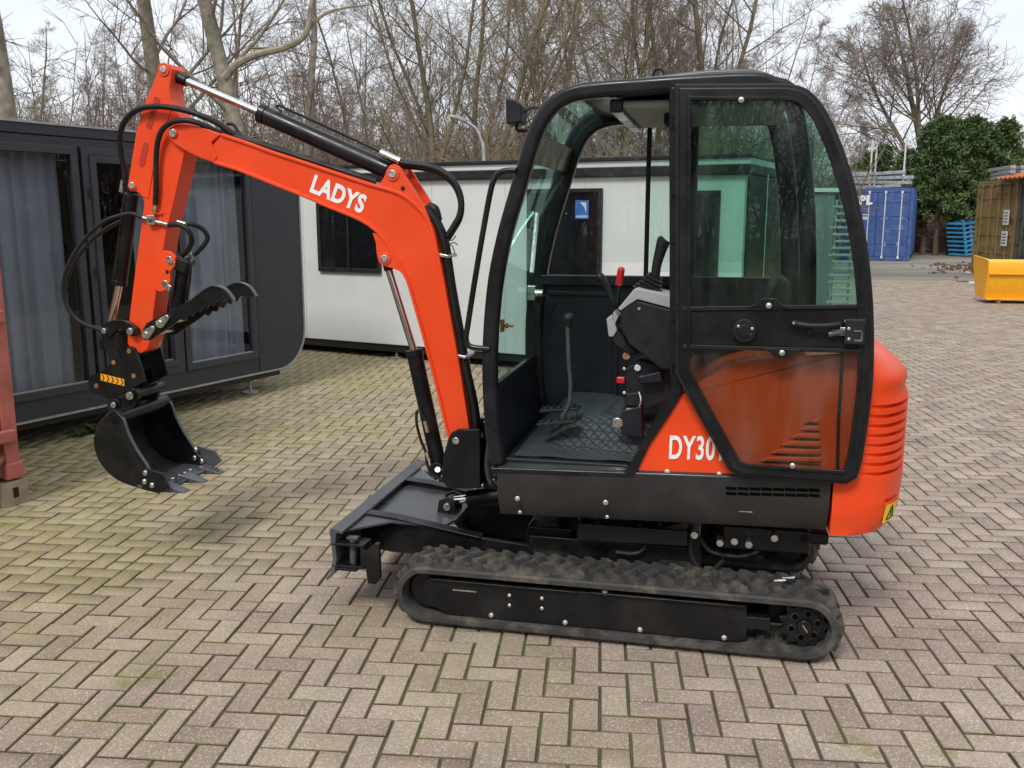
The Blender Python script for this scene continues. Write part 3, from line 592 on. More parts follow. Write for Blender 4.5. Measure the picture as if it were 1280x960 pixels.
# windscreen in two sheets with a cross bar, following the hoops
i0 = min(range(len(pp)), key=lambda i: abs(pp[i][1] - 1.04)); i1 = min(range(len(pp)), key=lambda i: abs(pp[i][1] - 1.93) + (5 if pp[i][0] > 0 else 0)); i2 = min(range(len(pp)), key=lambda i: abs(pp[i][0] + .03))
G().ribbon(pp[i0:i1 + 1], -.003, .003, YN + .034, YF - .034).build('windscreen', 'screen_glass', CAB)
G().ribbon(pp[i1:i2 + 1], -.003, .003, YN + .034, YF - .034).build('roof_window', 'screen_glass', CAB)
G().ribbon(pp[i1 - 1:i1 + 3], -.014, .014, YN + .03, YF - .03).build('windscreen_bar', 'satin', CAB, .004)
G().ribbon(pp[i0 - 1:i0 + 1], -.014, .014, YN + .03, YF - .03).build('windscreen_rail', 'satin', CAB, .004)
G().ribbon(pp[:i0], -.008, .008, YN + .03, YF - .03).build('front_panel', 'trim', CAB, .003)
g = G(); a_, b_ = pp[i1 - 1], pp[i0 + 4]; g.tube([(a_[0] + .03, .16, a_[1] - .03), (b_[0] * .5 + a_[0] * .5 + .0, -.02, (a_[1] + b_[1]) / 2 + .08)], .008, 6, 1); g.build('wiper_arm', 'steelgrey', CAB)
g = G(); m_ = pp[(i0 + i1) // 2 + 2]; g.tube([(m_[0] + .035, .0, m_[1] + .10), (m_[0] + .035, -.12, m_[1] - .15)], .010, 6, 1); g.build('wiper_blade', 'zinc', CAB)
p = s(665, 366, .30)
g = G(); g.box(p, (.04, .04, .07)); g.cyl(p + Vector((.02, -.03, 0)), p + Vector((.06, -.03, 0)), .02, 12); g.build('wiper_motor', 'zinc', CAB, .004)
G().cyl(p + Vector((.03, 0, -.05)), p + Vector((.03, 0, -.14)), .014, 10).build('motor_plug', 'blk_plastic', CAB, .003)
G().tube([p + Vector((.04, -.02, .07)), p + Vector((.06, -.03, 0)), p + Vector((.11, -.02, -.05)), p + Vector((.09, 0, -.1))], .004, 6).build('wire', 'rubber', CAB)
for k, (px, py) in enumerate(((628, 407),)):
    p = s(px, py, -.40); g = G(); g.box(p, (.012, .03, .05)); g.cyl(p, p + Vector((.045, 0, 0)), .006, 8); g.cyl(p + Vector((.015, 0, 0)), p + Vector((.022, 0, 0)), .012, 8); g.build('window_latch', 'brass', CAB, .002)
# far side: panel, window, rail
def lx(px, py, y): q = s(px, py, y); return q.x
fw = [q for q in ppr if q[1] > 1.40]
zb = 1.40
win = [(q[0], q[1]) for q in ppr if q[1] > zb]
inner = []
cxm, czm = .1, 1.7
for x_, z_ in win:
    v = Vector((cxm - x_, czm - z_)).normalized() * .05; inner.append((x_ + v.x, z_ + v.y))
G().prism(inner, YF - .003, YF + .003).build('far_window', 'clear_glass', CAB)
G().box((.035, YF - .012, 1.73), (.022, .012, .72)).build('window_divider', 'satin', CAB, .003)
G().prism([(.05, 1.43), (.60, 1.43), (.56, 2.02), (.05, 2.05)], YF - .022, YF - .018).build('sliding_pane', 'cab_glass', CAB)
low = [(q[0], q[1]) for q in ppr[:60] if q[1] < zb and q[0] < 0]
G().prism(low + [(low[-1][0], zb), (.69, zb), (.69, .69)], YF - .012, YF + .012).build('far_panel', 'trim', CAB, .004)
G().box((.08, YF - .022, 1.385), (1.10, .035, .05)).build('window_rail', 'trim', CAB, .006)
G().box((-.10, YF - .018, 1.05), (.025, .012, .66)).build('panel_rib', 'trim', CAB, .004)
G().box((-.28, YF - .016, 1.32), (.30, .01, .02)).build('panel_edge', 'trim', CAB, .003)
# rear wall of the cab with its window
G().box((.69, -.03, 1.62), (.006, .82, .72)).build('rear_window', 'cab_glass', CAB)
G().box((.69, -.03, 1.235), (.03, .88, .07)).build('rear_rail', 'satin', CAB, .006)
# floor, mat and pedals
FLZ = .715
G().box((.10, -.03, FLZ - .012), (1.10, .86, .03)).build('cab_floor', 'trim', CAB, .004)
def hump():
    vs, fs = [], []; nx, ny = 26, 20
    for j in range(ny + 1):
        for i in range(nx + 1):
            x = -.42 + .66 * i / nx; y = -.43 + .80 * j / ny
            fx = 1 / (1 + math.exp(-(x + .30 + .06 * math.sin(3 * y)) * 40)); fy = 1 / (1 + math.exp(-(y + .25 + .04 * math.sin(9 * x)) * 34))
            h = fx * fy * (.115 + .03 * math.sin(7 * x + 1) * math.cos(6 * y)) + .004 * math.sin(23 * x + 11 * y)
            vs.append((x, y, FLZ + .008 + max(0, h)))
    for j in range(ny):
        for i in range(nx): a = j * (nx + 1) + i; fs.append((a, a + 1, a + nx + 2, a + nx + 1))
    return vs, fs
G().add(*hump()).build('floor_mat', 'mat', CAB, smooth=60)
def pedal(px, py, y, rx):
    p = s(px, py, y); g = G(); rot = Matrix.Rotation(R(rx), 3, 'Y'); g.box(p, (.17, .075, .012), rot)
    for k in range(5): g.box(p + rot @ Vector((-.06 + k * .03, 0, .009)), (.012, .07, .008), rot)
    g.build('foot_pedal', 'blk_plastic', CAB, .003)
pedal(700, 511, -.14, -6); pedal(697, 527, -.26, -8)
g = G(); L_ = [s(a, b, -.18) for a, b in ((702, 522), (711, 505), (713, 480), (711, 455), (710, 425), (709.5, 408))]
g.tube(L_, .009, 8); g.build('travel_lever', 'steelgrey', CAB)
p = s(710.5, 398, -.18); G().tube([p + Vector((0, 0, -.035)), p + Vector((0, 0, -.015)), p, p + Vector((.002, 0, .014)), p + Vector((.002, 0, .022))], [.012, .018, .024, .02, .006], 12, 3).build('lever_knob', 'blk_plastic', CAB)
# control console
con = xz([(776, 390), (782, 382), (795, 374), (836, 385), (845, 386), (845, 464), (826, 463), (817, 455), (785, 430), (776, 412)], -.36)
CO = G().prism(con, -.36, -.16).build('control_console', 'blk_plastic', CAB, .012, 3)
top = xz([(772, 386), (779, 378), (792, 362), (797, 360), (845, 371), (845, 387), (836, 385), (797, 374.5), (784, 383), (776, 389)], -.365)
G().prism(top, -.368, -.155).build('console_top', 'grey_plastic', CO, .006)
for (a, b, c, d) in ((758, 398, 772, 421), (766, 392, 774, 404)):
    q = xz([(a, b), (c - 6, b - 4), (c, d - 8), (c - 5, d), (a + 3, d)], -.30); G().prism(q, -.31, -.2).build('lock_lever_cover', 'grey_plastic', CO, .006)
q = xz([(760, 417), (770, 409), (785, 428), (800, 442), (786, 444), (768, 432)], -.3); G().prism(q, -.30, -.17).build('console_underside', 'blk_plastic', CO, .01)
bolts([(799, 386)], -.36, .007, CO)
b0, b1 = s(809, 366, -.27), s(820, 344, -.27)
pts = []; rad = []
for i in range(11):
    t = i / 10; pts.append(b0.lerp(b1, t)); rad.append((.066 - .034 * t) * (1 if i % 2 == 0 else .82))
G().tube(pts, rad, 16, 1).build('joystick_bellows', 'rubber', CO)
j = [s(a, b, -.27) for a, b in ((819, 347), (821, 331), (825, 316), (828, 306), (830, 300), (831, 298.5))]
G().tube(j, [.018, .019, .022, .026, .027, .014], 14, 5).build('joystick_grip', 'blk_plastic', CO)
r0, r1 = s(773, 357, -.24), s(777, 335, -.24)
G().tube([r0, r0.lerp(r1, .1), r0.lerp(r1, .85), r1, r1 + (r1 - r0) * .06], [.011, .015, .015, .012, .004], 12, 3).build('safety_lever_grip', 'red', CO)
G().tube([s(768, 392, -.24), s(770, 375, -.24), r0], .007, 8).build('safety_lever', 'satin', CO)
G().tube([s(767, 380, -.2), s(757, 355, -.2), s(750, 346, -.2), s(747, 342.5, -.2)], [.009, .013, .019, .010], 10, 4).build('throttle_lever', 'blk_plastic', CO)
q = xz([(781, 462), (800, 450), (838, 462), (838, 500), (806, 512), (781, 512)], -.28); G().prism(q, -.28, -.10).build('console_column', 'trim', CAB, .006)
for px, py, r_, m_ in ((797, 460, .014, 'zinc'), (780.5, 461, .007, 'zinc'), (780.5, 491, .007, 'zinc'), (783, 445, .016, 'brass'), (787, 437, .02, 'zinc')): G().cyl(s(px, py, -.29), s(px, py, -.27), r_, 12).build('fastener', m_, CAB, .002)
p = s(776, 475, -.29); G().box(p, (.035, .02, .028)).build('red_knob', 'red', CAB, .006)
q = xz([(782, 492), (799, 490), (799, 508), (782, 508)], -.31); G().prism(q, -.31, -.22).build('pedal_valve', 'blk_plastic', CAB, .006)
q = xz([(776, 514), (802, 508), (802, 548), (776, 542)], -.34); G().prism(q, -.34, -.25).build('valve_box', 'trim', CAB, .004)
p = s(772, 529, -.345); G().cyl(p, p + Vector((0, .03, 0)), .022, 14).build('horn_cap', 'zinc', CAB, .004)
G().tube([s(799, 490, -.315), s(801, 500, -.33), s(797, 510, -.33), s(783, 511, -.33)], .004, 6).build('wire', 'zinc', CAB)
q = xz([(798, 471), (826, 464), (828, 478), (800, 480)], -.33); G().prism(q, -.33, -.27).build('seat_bracket', 'trim', CAB, .006)
# seat
g = G(); g.prism([(.22, 1.12), (.58, 1.14), (.60, 1.22), (.55, 1.26), (.24, 1.24), (.20, 1.19)], -.20, .26); g.build('seat_cushion', 'blk_plastic', CAB, .03, 4)
g = G(); g.prism([(.55, 1.22), (.64, 1.22), (.66, 1.38), (.65, 1.44), (.61, 1.45), (.58, 1.38)], -.19, .25); g.build('seat_back', 'blk_plastic', CAB, .03, 4)
# --- grab rail and work lamp
gr = [s(a, b, -.52) for a, b in ((645, 213), (636, 213), (626, 215), (619, 222), (613, 240), (602, 300), (592, 360), (585, 405), (582.5, 422), (585, 431), (593, 434.5), (612, 436))]
G().tube(gr, .0115, 10, 4).build('grab_rail', 'satin', CAB)
wl = s(646, 141, -.20); g = G()
g.prism([(wl.x - .035, wl.z + .055), (wl.x + .012, wl.z + .045), (wl.x + .035, wl.z + .025), (wl.x + .03, wl.z - .045), (wl.x - .03, wl.z - .05)], -.26, -.14); WLp = g.build('work_lamp', 'blk_plastic', CAB, .008)
G().box((wl.x - .036, -.20, wl.z + .002), (.006, .10, .09)).build('lamp_lens', 'liner', WLp, .002)
G().tube([(wl.x, -.2, wl.z - .045), (wl.x + .005, -.2, wl.z - .07), (wl.x + .06, -.2, wl.z - .07), s(672, 160, -.2)], .007, 8, 3).build('lamp_bracket', 'satin', WLp)
G().tube([(wl.x + .03, -.2, wl.z + .0), (wl.x + .07, -.2, wl.z + .02), (wl.x + .11, -.2, wl.z + .0), s(676, 150, -.2)], .004, 6).build('lamp_cable', 'rubber', WLp)

# --- door, swung right back along the machine's side
DO = empty('cab_door'); DO.parent = EXC
D0, D1 = -.575, -.538
outer = [(848, 109), (925, 107), (982, 108.5), (1003, 113), (1018, 125), (1032, 145), (1046, 176), (1058, 210), (1068, 246), (1077, 290), (1083.5, 335), (1087.5, 385), (1088.5, 430), (1087, 480), (1081, 530), (1074, 575), (1068, 596), (1058, 602), (1000, 599), (930, 593), (915, 587), (848, 466)]
op = xz(outer, D0)
op2 = [op[0]] + smooth_path(op[2:16], 3) + op[16:]
G().ribbon(op2, -.036, .0, D0, D1, True).build('door_frame', 'satin', DO, .008)
G().ribbon(op2, -.012, .014, D0 + .012, D1 + .012, True).build('door_seal', 'rubber', DO, .006, 3)
G().ribbon(op2, -.043, -.030, D0 - .006, D0 + .004, True).build('frame_rib', 'satin', DO, .004)
mid = xz([(853, 388), (1078, 385), (1081, 437), (853, 431)], D0); G().prism(mid, D0 + .004, D1 - .004).build('door_panel', 'satin', DO, .005)
for ys in ((386, 383), (433, 439)):
    p, q = s(853, ys[0], D0), s(1079, ys[1], D0); G().prism([(p.x, p.z - .008), (q.x, q.z - .008), (q.x, q.z + .008), (p.x, p.z + .008)], D0 - .004, D0 + .006).build('glazing_strip', 'rubber', DO, .003)
ug = [(858, 384), (858, 118), (925, 117), (980, 118), (1000, 126), (1022, 160), (1042, 205), (1056, 250), (1066, 300), (1073, 384)]
G().prism(xz(ug, D0), D0 + .012, D0 + .018).build('upper_pane', 'door_glass', DO)
lg = [(856, 436), (1079, 440), (1076, 500), (1068, 590), (930, 586), (856, 460)]
G().prism(xz(lg, D0), D0 + .012, D0 + .018).build('lower_pane', 'door_glass_low', DO)
for a, b, up_ in ((961, 379, 1), (977, 441, -1)):
    c = s(a, b, D0); w = .075
    q = [(c.x - w, c.z - .016 * up_), (c.x + w, c.z - .016 * up_), (c.x + .045, c.z - .002 * up_), (c.x + .022, c.z + .018 * up_), (c.x - .022, c.z + .018 * up_), (c.x - .045, c.z - .002 * up_)]
    G().prism(q, D0 - .008, D0 + .004).build('pane_clip', 'satin', DO, .003)
bolts([(926.5, 125), (961, 382), (977.5, 441), (990.5, 582)], D0 - .008, .0105, DO, 'bolt')
p = s(930.5, 413, D0); g = G(); g.cyl(p, p + Vector((0, -.016, 0)), .043, 24); g.cyl(p + Vector((0, -.014, 0)), p + Vector((0, -.024, 0)), .024, 18); RL = g.build('door_stop', 'rubber', DO, .004)
for a, b in ((923, 408), (940, 411), (937, 417), (931, 419)): G().dome(s(a, b, D0 - .016), YAX, .006, .005, 8).build('bolt', 'bolt', RL)
hn = [s(a, b, D0 - .0) for a, b in ((992, 404), (998, 404.5), (1012, 406), (1030, 406), (1045, 405), (1050, 405))]
hn = [q + Vector((0, d, 0)) for q, d in zip(hn, (-.006, -.022, -.030, -.030, -.022, -.006))]
HD = G().tube(hn, [.013, .011, .010, .010, .011, .013], 10, 4).build('door_handle', 'blk_plastic', DO)
bolts([(992, 404), (1047, 405)], D0 - .02, .006, HD)
G().cyl(s(1012, 413, D0), s(1012, 413, D0 - .010), .015, 16).build('lock_barrel', 'rubber', DO, .003)
lp = s(1068, 414, D0); LT = G().box(lp + Vector((0, -.012, .0)), (.070, .026, .092)).build('door_latch', 'blk_plastic', DO, .006)
g = G(); q = s(1048, 415, D0 - .012); g.box(q, (.05, .02, .022)); g.cyl(q + Vector((-.035, 0, -.01)), q + Vector((.01, 0, 0)), .012, 8); g.build('latch_lever', 'steelgrey', LT, .004)
G().box(s(1053, 414, D0 - .012), (.022, .018, .03)).build('latch_plate', 'zinc', LT, .003)
for a, b in ((1061, 411), (1061, 424)): G().dome(s(a, b, D0 - .025), YAX, .006, .005, 8).build('bolt', 'bolt', LT)
q = s(1073, 418, D0 - .0265); g = G(); g.box(q + Vector((0, 0, -.022)), (.026, .003, .006)); g.box(q + Vector((.012, 0, -.008)), (.005, .003, .03)); g.box(q + Vector((-.002, 0, .012)), (.026, .003, .004)); g.build('latch_mouth', 'zinc', LT)
for k in range(8): G().box(s(1056 + k * 2.6, 401, D0 - .012), (.004, .02, .008)).build('latch_rib', 'zinc', LT)
# gas strut cable seen through the lower pane
G().tube([s(a, b, -.52) for a, b in ((1053, 440), (1051, 480), (1048, 530), (1047, 585))], .006, 6).build('door_cable', 'rubber', DO)

# --- swing bracket
SB = empty('swing_bracket'); SB.parent = EXC
plate = xz([(560, 549), (564, 541), (572, 537), (597, 537), (600, 541), (600, 611), (560, 611), (552, 600), (553.5, 572)], -.13)
for y0, y1 in ((-.13, -.105), (.105, .13)): G().prism(plate, y0, y1).build('side_plate', 'black', SB, .004)
xs_ = [q[0] for q in plate]; x0, x1 = min(xs_), max(xs_)
g = G(); g.box((x1 - .02, 0, .59), (.03, .21, .22)); g.box(((x0 + x1) / 2, 0, .49), (x1 - x0 - .04, .21, .03)); g.cyl((x1 + .03, 0, .45), (x1 + .03, 0, .76), .05, 18); g.build('bracket_core', 'black', SB, .005)
p = s(570, 551, -.13); G().cyl(p + Vector((0, -.006, 0)), p + Vector((0, .266, 0)), .017, 18).build('boom_foot_pin', 'zinc', SB, .003)
g = G(); g.box((-.51, 0, .60), (.10, .30, .045)); g.box((-.51, 0, .50), (.10, .30, .045)); g.build('swing_post', 'black', SB, .008)
for k in range(7):
    y = -.20 + .06 * k
    G().tube([(-.60, y * .3 + .02, .80), (-.575, y * .6 - .1, .72), (-.56 + .02 * (k % 3), y - .12, .63), (-.52, y - .16, .56 + .02 * (k % 2)), (-.47, y * .8 - .05, .52)], .013, 8, 4).build('swing_hose', 'rubber', SB)
for k in range(4): G().cyl((-.555 + .02 * k, -.26 + .02 * k, .55 + .035 * k), (-.53 + .02 * k, -.25 + .02 * k, .555 + .035 * k), .015, 8).build('hose_fitting', 'zinc', SB)

# --- boom
BM = empty('boom'); BM.parent = EXC
YB = -.078
top_e = [(277, 168), (310, 179), (340, 190), (380, 203), (410, 213), (440, 223), (465, 231), (490, 238), (508, 246), (524, 260), (535, 275), (542, 292), (547, 315), (553, 345), (562, 395), (572, 450), (584, 525), (588, 560)]
bot_e = [(572, 562), (562, 548), (547, 487), (535, 440), (524, 400), (516, 372), (510, 352), (503, 338), (495, 322), (485, 305), (472, 290), (458, 279), (440, 270), (415, 260), (380, 245), (340, 229), (300, 213), (268, 203)]
te, be = xz(top_e, YB), xz(bot_e, YB)
te_s, be_s = smooth_path(te, 3), smooth_path(be, 3)
G().prism(te_s + be_s + xz([(265, 182)], YB), YB, -YB).build('boom_box', 'orange', BM, .004)
G().ribbon(te_s, -.008, .006, YB - .010, -YB + .010).build('top_flange', 'orange', BM, .003)
G().ribbon(be_s, -.008, .006, YB - .010, -YB + .010).build('bottom_flange', 'orange', BM, .003)
tip = xz([(268, 203.5), (272, 196), (266, 184), (265, 178), (277, 168), (262, 162), (245, 157), (230, 155.5), (220, 156), (213, 160), (210.5, 166), (212, 173), (220, 181), (235, 190), (252, 198)], YB)
for y0, y1 in ((YB - .006, YB + .022), (-YB - .022, -YB + .006)): G().prism(tip, y0, y1).build('boom_tip', 'orange', BM, .005)
tp2 = xz([(272, 203), (274, 170), (258, 164), (250, 170), (252, 195)], 0); G().prism(tp2, YB + .02, -YB - .02).build('tip_web', 'orange', BM, .004)
lug1 = xz([(465, 232), (474, 231), (480, 222), (483, 213), (487, 207), (493, 205), (499, 208), (503, 214), (530, 258), (538, 276), (520, 262), (504, 249), (488, 241)], YB)
for y0, y1 in ((YB - .004, YB + .018), (-YB - .018, -YB + .004)): G().prism(lug1, y0, y1).build('arm_cylinder_lug', 'orange', BM, .004)
p = s(513, 234, 0); q = s(536, 268, 0); G().prism([(s(503, 216, 0).x, s(503, 216, 0).z), (q.x, q.z), (q.x - .03, q.z - .01), (s(497, 222, 0).x, s(497, 222, 0).z)], YB + .015, -YB - .015).build('lug_web', 'orange', BM, .003)
lug2 = xz([(466, 291), (470, 303), (471.5, 318), (474, 328), (480, 332.5), (490, 335), (500, 339), (507, 347), (512, 358), (504, 338), (488, 310), (474, 294)], YB)
for y0, y1 in ((YB - .004, YB + .018), (-YB - .018, -YB + .004)): G().prism(lug2, y0, y1).build('lift_cylinder_lug', 'orange', BM, .004)
def pin(px, py, y, r, parent, m='zinc', length=None, collar=None, cm='orange'):
    p = s(px, py, y); L_ = length or -2 * y
    if collar: G().cyl(p + Vector((0, -.006, 0)), p + Vector((0, L_ + .006, 0)), collar, 22).build('pin_boss', cm, parent, .003)
    return G().cyl(p + Vector((0, -.012, 0)), p + Vector((0, L_ + .012, 0)), r, 18).build('pin', m, parent, .003)
pin(491, 217.5, YB - .004, .018, BM, collar=.031); pin(481, 323.5, YB - .004, .018, BM, collar=.029); pin(217, 166.5, YB - .006, .019, BM, collar=.024)
p = s(503.5, 235.5, YB - .006); G().cyl(p, p + Vector((0, .004, 0)), .010, 12).build('lug_hole', M['rubber'], BM)
lo = s(386.5, 240, YB - .0022); ux = s(452, 267.5, YB - .0022) - lo; up = s(394, 217.5, YB - .0022) - lo
lettering('boom_lettering', 'LADYS', lo, ux.normalized(), up.normalized(), ux.length, up.length, 'white', BM, fat=.04)
# lifting cylinder under the boom
LC = empty('lift_cylinder'); LC.parent = EXC
a0, a1, a2 = s(484, 330, 0), s(517, 437, 0), s(549, 584, 0)
G().cyl(a0, a1, .017, 16).build('piston_rod', 'chrome', LC); G().cyl(s(486.5, 338, 0), a0, .022, 16).build('rod_eye', 'black', LC, .004)
g = G(); g.cyl(a1, a2, .037, 24); g.cyl(a1, a1.lerp(a2, .06), .041, 24); g.cyl(a2 + Vector((0, -.05, 0)), a2 + Vector((0, .05, 0)), .035, 18); g.build('barrel', 'black', LC, .004)
for off, rr_ in ((-.055, .007), (-.035, .007)):
    G().tube([s(a, b, off) for a, b in ((533, 528), (526, 515), (521, 516), (521, 530), (526, 550), (532, 565), (534, 580), (540, 592), (553, 600), (566, 604))], rr_, 8).build('cylinder_hose', 'rubber', LC)
G().cyl(s(531, 526, -.06), s(535, 540, -.055), .011, 10).build('hose_fitting', 'zinc', LC); G().cyl(s(533, 565, -.06), s(537, 575, -.06), .011, 10).build('hose_fitting', 'zinc', LC)
G().cyl(s(547, 587, -.07), s(549, 592, .02), .013, 10).build('grease_fitting', 'zinc', LC)
# arm cylinder above the boom
AC = empty('arm_cylinder'); AC.parent = EXC
b0, b1, b2 = s(206, 89, 0), s(325, 141, 0), s(486, 213, 0)
G().cyl(s(232, 101, 0), b1, .017, 18).build('piston_rod', 'chrome', AC); g = G(); g.cyl(b0, s(234, 102, 0), .026, 18); g.build('rod_eye', 'black', AC, .005)
g = G(); g.cyl(b1, b2, .041, 26); g.cyl(b1, b1.lerp(b2, .05), .045, 26); g.build('barrel', 'satin', AC, .004)
G().tube([s(a, b, -.02) for a, b in ((352, 140), (346, 134), (349, 132), (360, 137), (420, 164), (480, 192))], .006, 8, 3).build('steel_line', 'satin', AC)
for k, yy in enumerate((-.03, .03)):
    G().tube([s(a, b + 3 * k, yy) for a, b in ((480, 194), (500, 203), (530, 207), (552, 214), (568, 228), (576, 248), (575, 268), (566, 285), (559, 296))], .0145, 10).build('hydraulic_hose', 'rubber', AC)
    G().cyl(s(476, 191 + 4 * k, yy), s(500, 202 + 3 * k, yy), .017, 10).build('hose_fitting', 'zinc', AC)
# hose bundle down the back of the boom
HB = empty('boom_hoses'); HB.parent = EXC
for k, yy in enumerate((-.05, -.02, .015, .045)):
    G().tube([s(a + (k % 2) * 3, b, yy) for a, b in ((532, 258), (545, 278), (554, 300), (559, 330), (565, 370), (572, 410), (580, 455), (590, 500), (594, 530), (592, 555))], .015, 10).build('hydraulic_hose', 'rubber', HB)
    G().tube([s(a, b - (k % 2) * 2, yy) for a, b in ((276, 164), (310, 175), (350, 188), (390, 201), (430, 214), (470, 227))], .009, 8).build('hydraulic_hose', 'rubber', HB)
for a, b in ((556, 318), (578, 442)):
    p = s(a, b, 0); G().box(p, (.075, .15, .014), Matrix.Rotation(R(10), 3, 'Y')).build('hose_clamp', 'zinc', HB, .003)
p = s(535, 256, -.02); G().tube([p, p + Vector((.03, 0, -.02)), p + Vector((.05, 0, -.07))], [.012, .022, .016], 10).build('hose_fitting', 'rubber', HB)
for k, (a, b) in enumerate(((558, 300), (560, 306), (557, 312))): p = s(a, b, -.05); G().tube([p, p + Vector((.03, -.01, .01 * k)), p + Vector((.05, -.02, .02 - .02 * k))], .0025, 5).build('cable_tie', 'rubber', HB)

# --- stick (dipper arm)
ST = empty('dipper_arm'); ST.parent = EXC
YS = -.058
stk = xz([(197, 90), (198, 83), (204, 78.5), (211, 80), (214.5, 86), (214, 94), (212, 108), (212.5, 122), (218, 134), (224, 146), (231, 168), (231.5, 186), (226, 212), (219, 245), (208, 290), (199, 340), (192, 388), (189, 422), (184, 437), (176, 442), (166, 438), (159, 430), (161, 402), (167, 352), (175, 292), (180, 254), (178, 246), (171, 240), (163, 239), (159.5, 232), (162, 215), (170, 165), (176, 143), (182, 125)], YS)
G().prism(stk, YS, -YS).build('arm_box', 'orange', ST, .005)
# raised doubler plate with its two slots
dbl = xz([(203, 100), (209, 112), (216, 134), (206, 160), (196, 190), (190, 222), (186, 248), (179, 246), (173, 238), (166, 226), (168, 205), (176, 160), (186, 125)], YS)
G().prism(dbl, YS - .004, YS + .002).build('doubler_plate', 'orange', ST, .002)
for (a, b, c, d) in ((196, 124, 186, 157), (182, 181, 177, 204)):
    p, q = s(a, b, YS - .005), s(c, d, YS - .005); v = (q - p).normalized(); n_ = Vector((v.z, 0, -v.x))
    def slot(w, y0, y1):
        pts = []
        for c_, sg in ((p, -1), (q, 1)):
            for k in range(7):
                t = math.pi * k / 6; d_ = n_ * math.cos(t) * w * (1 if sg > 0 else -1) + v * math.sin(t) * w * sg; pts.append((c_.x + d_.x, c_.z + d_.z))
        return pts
    G().prism(slot(.016, 0, 0), YS - .0075, YS - .0045).build('slot_rim', 'orange', ST, .001); G().prism(slot(.0115, 0, 0), YS - .0085, YS - .005).build('slot_recess', mat('slot_recess_shade', (.42, .03, .01), .6), ST)  # slot plate stands proud; recess shade is put into its darker orange
pin(205, 87, YS, .016, ST, collar=.030); pin(166, 232, YS, .016, ST, 'zinc', collar=.024)
# thumb bracket welded to the arm
br = xz([(205, 313), (214, 314), (221, 321), (220, 332), (214, 340), (215, 350), (210, 362), (202, 365), (196, 362), (199, 340)], YS)
BRK = G().prism(br, YS - .012, YS + .004).build('thumb_bracket', 'orange', ST, .003)
for (a, b) in ((211, 325), (206, 355)):
    p = s(a, b, YS - .014); g = G(); g.cyl(p, p + Vector((0, .02, 0)), .018, 16); g.box(p + Vector((.012, .008, -.016)), (.03, .012, .03), Matrix.Rotation(R(30), 3, 'Y')); g.build('pin_keeper', 'zinc', BRK, .003)
p = s(209, 340, YS - .0125); G().cyl(p, p + Vector((0, .004, 0)), .010, 12).build('bracket_hole', M['rubber'], BRK)
# valve block on the arm
p = s(190, 275, YS - .014); VB = G().box(p, (.044, .03, .044)).build('valve_block', 'zinc', ST, .004)
G().dome(p + Vector((0, -.015, 0)), YAX, .012, .008).build('plug', 'steelgrey', VB)
for a, b in (((178, 272), (186, 274)), ((194, 277), (212, 281)), ((193, 266), (194, 257)), ((222, 277), (232, 280))): G().cyl(s(*a, YS - .014), s(*b, YS - .014), .0095, 10).build('hose_fitting', 'zinc', VB)
G().box(s(197, 267, YS - .006), (.05, .012, .006)).build('block_bracket', 'orange', VB)
def hose(pts, y, r, parent=ST, nm='hydraulic_hose'):
    ys = y if isinstance(y, (list, tuple)) else [y] * len(pts)
    return G().tube([s(a, b, yy) for (a, b), yy in zip(pts, ys)], r, 10, 7).build(nm, 'rubber', parent)
hose([(275, 167), (262, 160), (245, 153), (230, 150.5), (215, 153), (203, 162), (197, 178), (195, 205), (195, 235), (194, 256)], [-.05, -.07, -.09, -.10, -.10, -.095, -.09, -.085, -.08, -.075], .0125)
hose([(310, 176), (290, 166), (270, 153), (250, 144), (225, 136.5), (195, 133), (172, 137), (157, 150), (150, 170), (152, 195), (156, 215), (155, 232)], [-.03, -.05, -.07, -.09, -.10, -.10, -.09, -.07, -.05, -.03, -.02, -.02], .0135)
G().cyl(s(154.5, 226, -.02), s(152, 240, -.02), .014, 10).build('hose_fitting', 'zinc', ST)
hose([(178, 272), (165, 267), (148, 270), (128, 278), (105, 300), (88, 325), (80, 350), (80, 372), (90, 393), (105, 405), (122, 411), (132, 416)], [-.075, -.075, -.08, -.09, -.10, -.11, -.11, -.11, -.10, -.09, -.07, -.06], .0095)
hose([(152, 276), (135, 285), (115, 300), (95, 325), (84, 350), (82, 375), (92, 396), (108, 407), (124, 410), (131, 414)], [.0, .02, .04, .04, .04, .03, .02, .01, .0, -.0], .0095)
hose([(211, 281), (224, 281), (234, 286), (239, 295), (239, 305), (232, 316), (222, 321)], [-.075, -.08, -.08, -.07, -.05, -.03, -.02], .0125)
hose([(231, 280), (243, 281), (253, 286), (259, 294), (258, 302), (249, 313), (239, 321)], [-.02, 0, .02, .03, .03, .02, .01], .0115)
# small spring guard hose behind the arm's foot
G().tube([s(a, b, .04) for a, b in ((190, 437), (196, 433), (200, 424), (198, 412), (190, 410))], .010, 8).build('spring_hose', 'zinc', ST)
hose([(375, 199), (360, 190), (345, 183), (330, 184), (316, 180), (300, 167), (292, 156), (284, 155)], 0.02, .008); G().cyl(s(313, 177, .02), s(319, 183, .02), .011, 8).build('hose_fitting', 'zinc', ST)

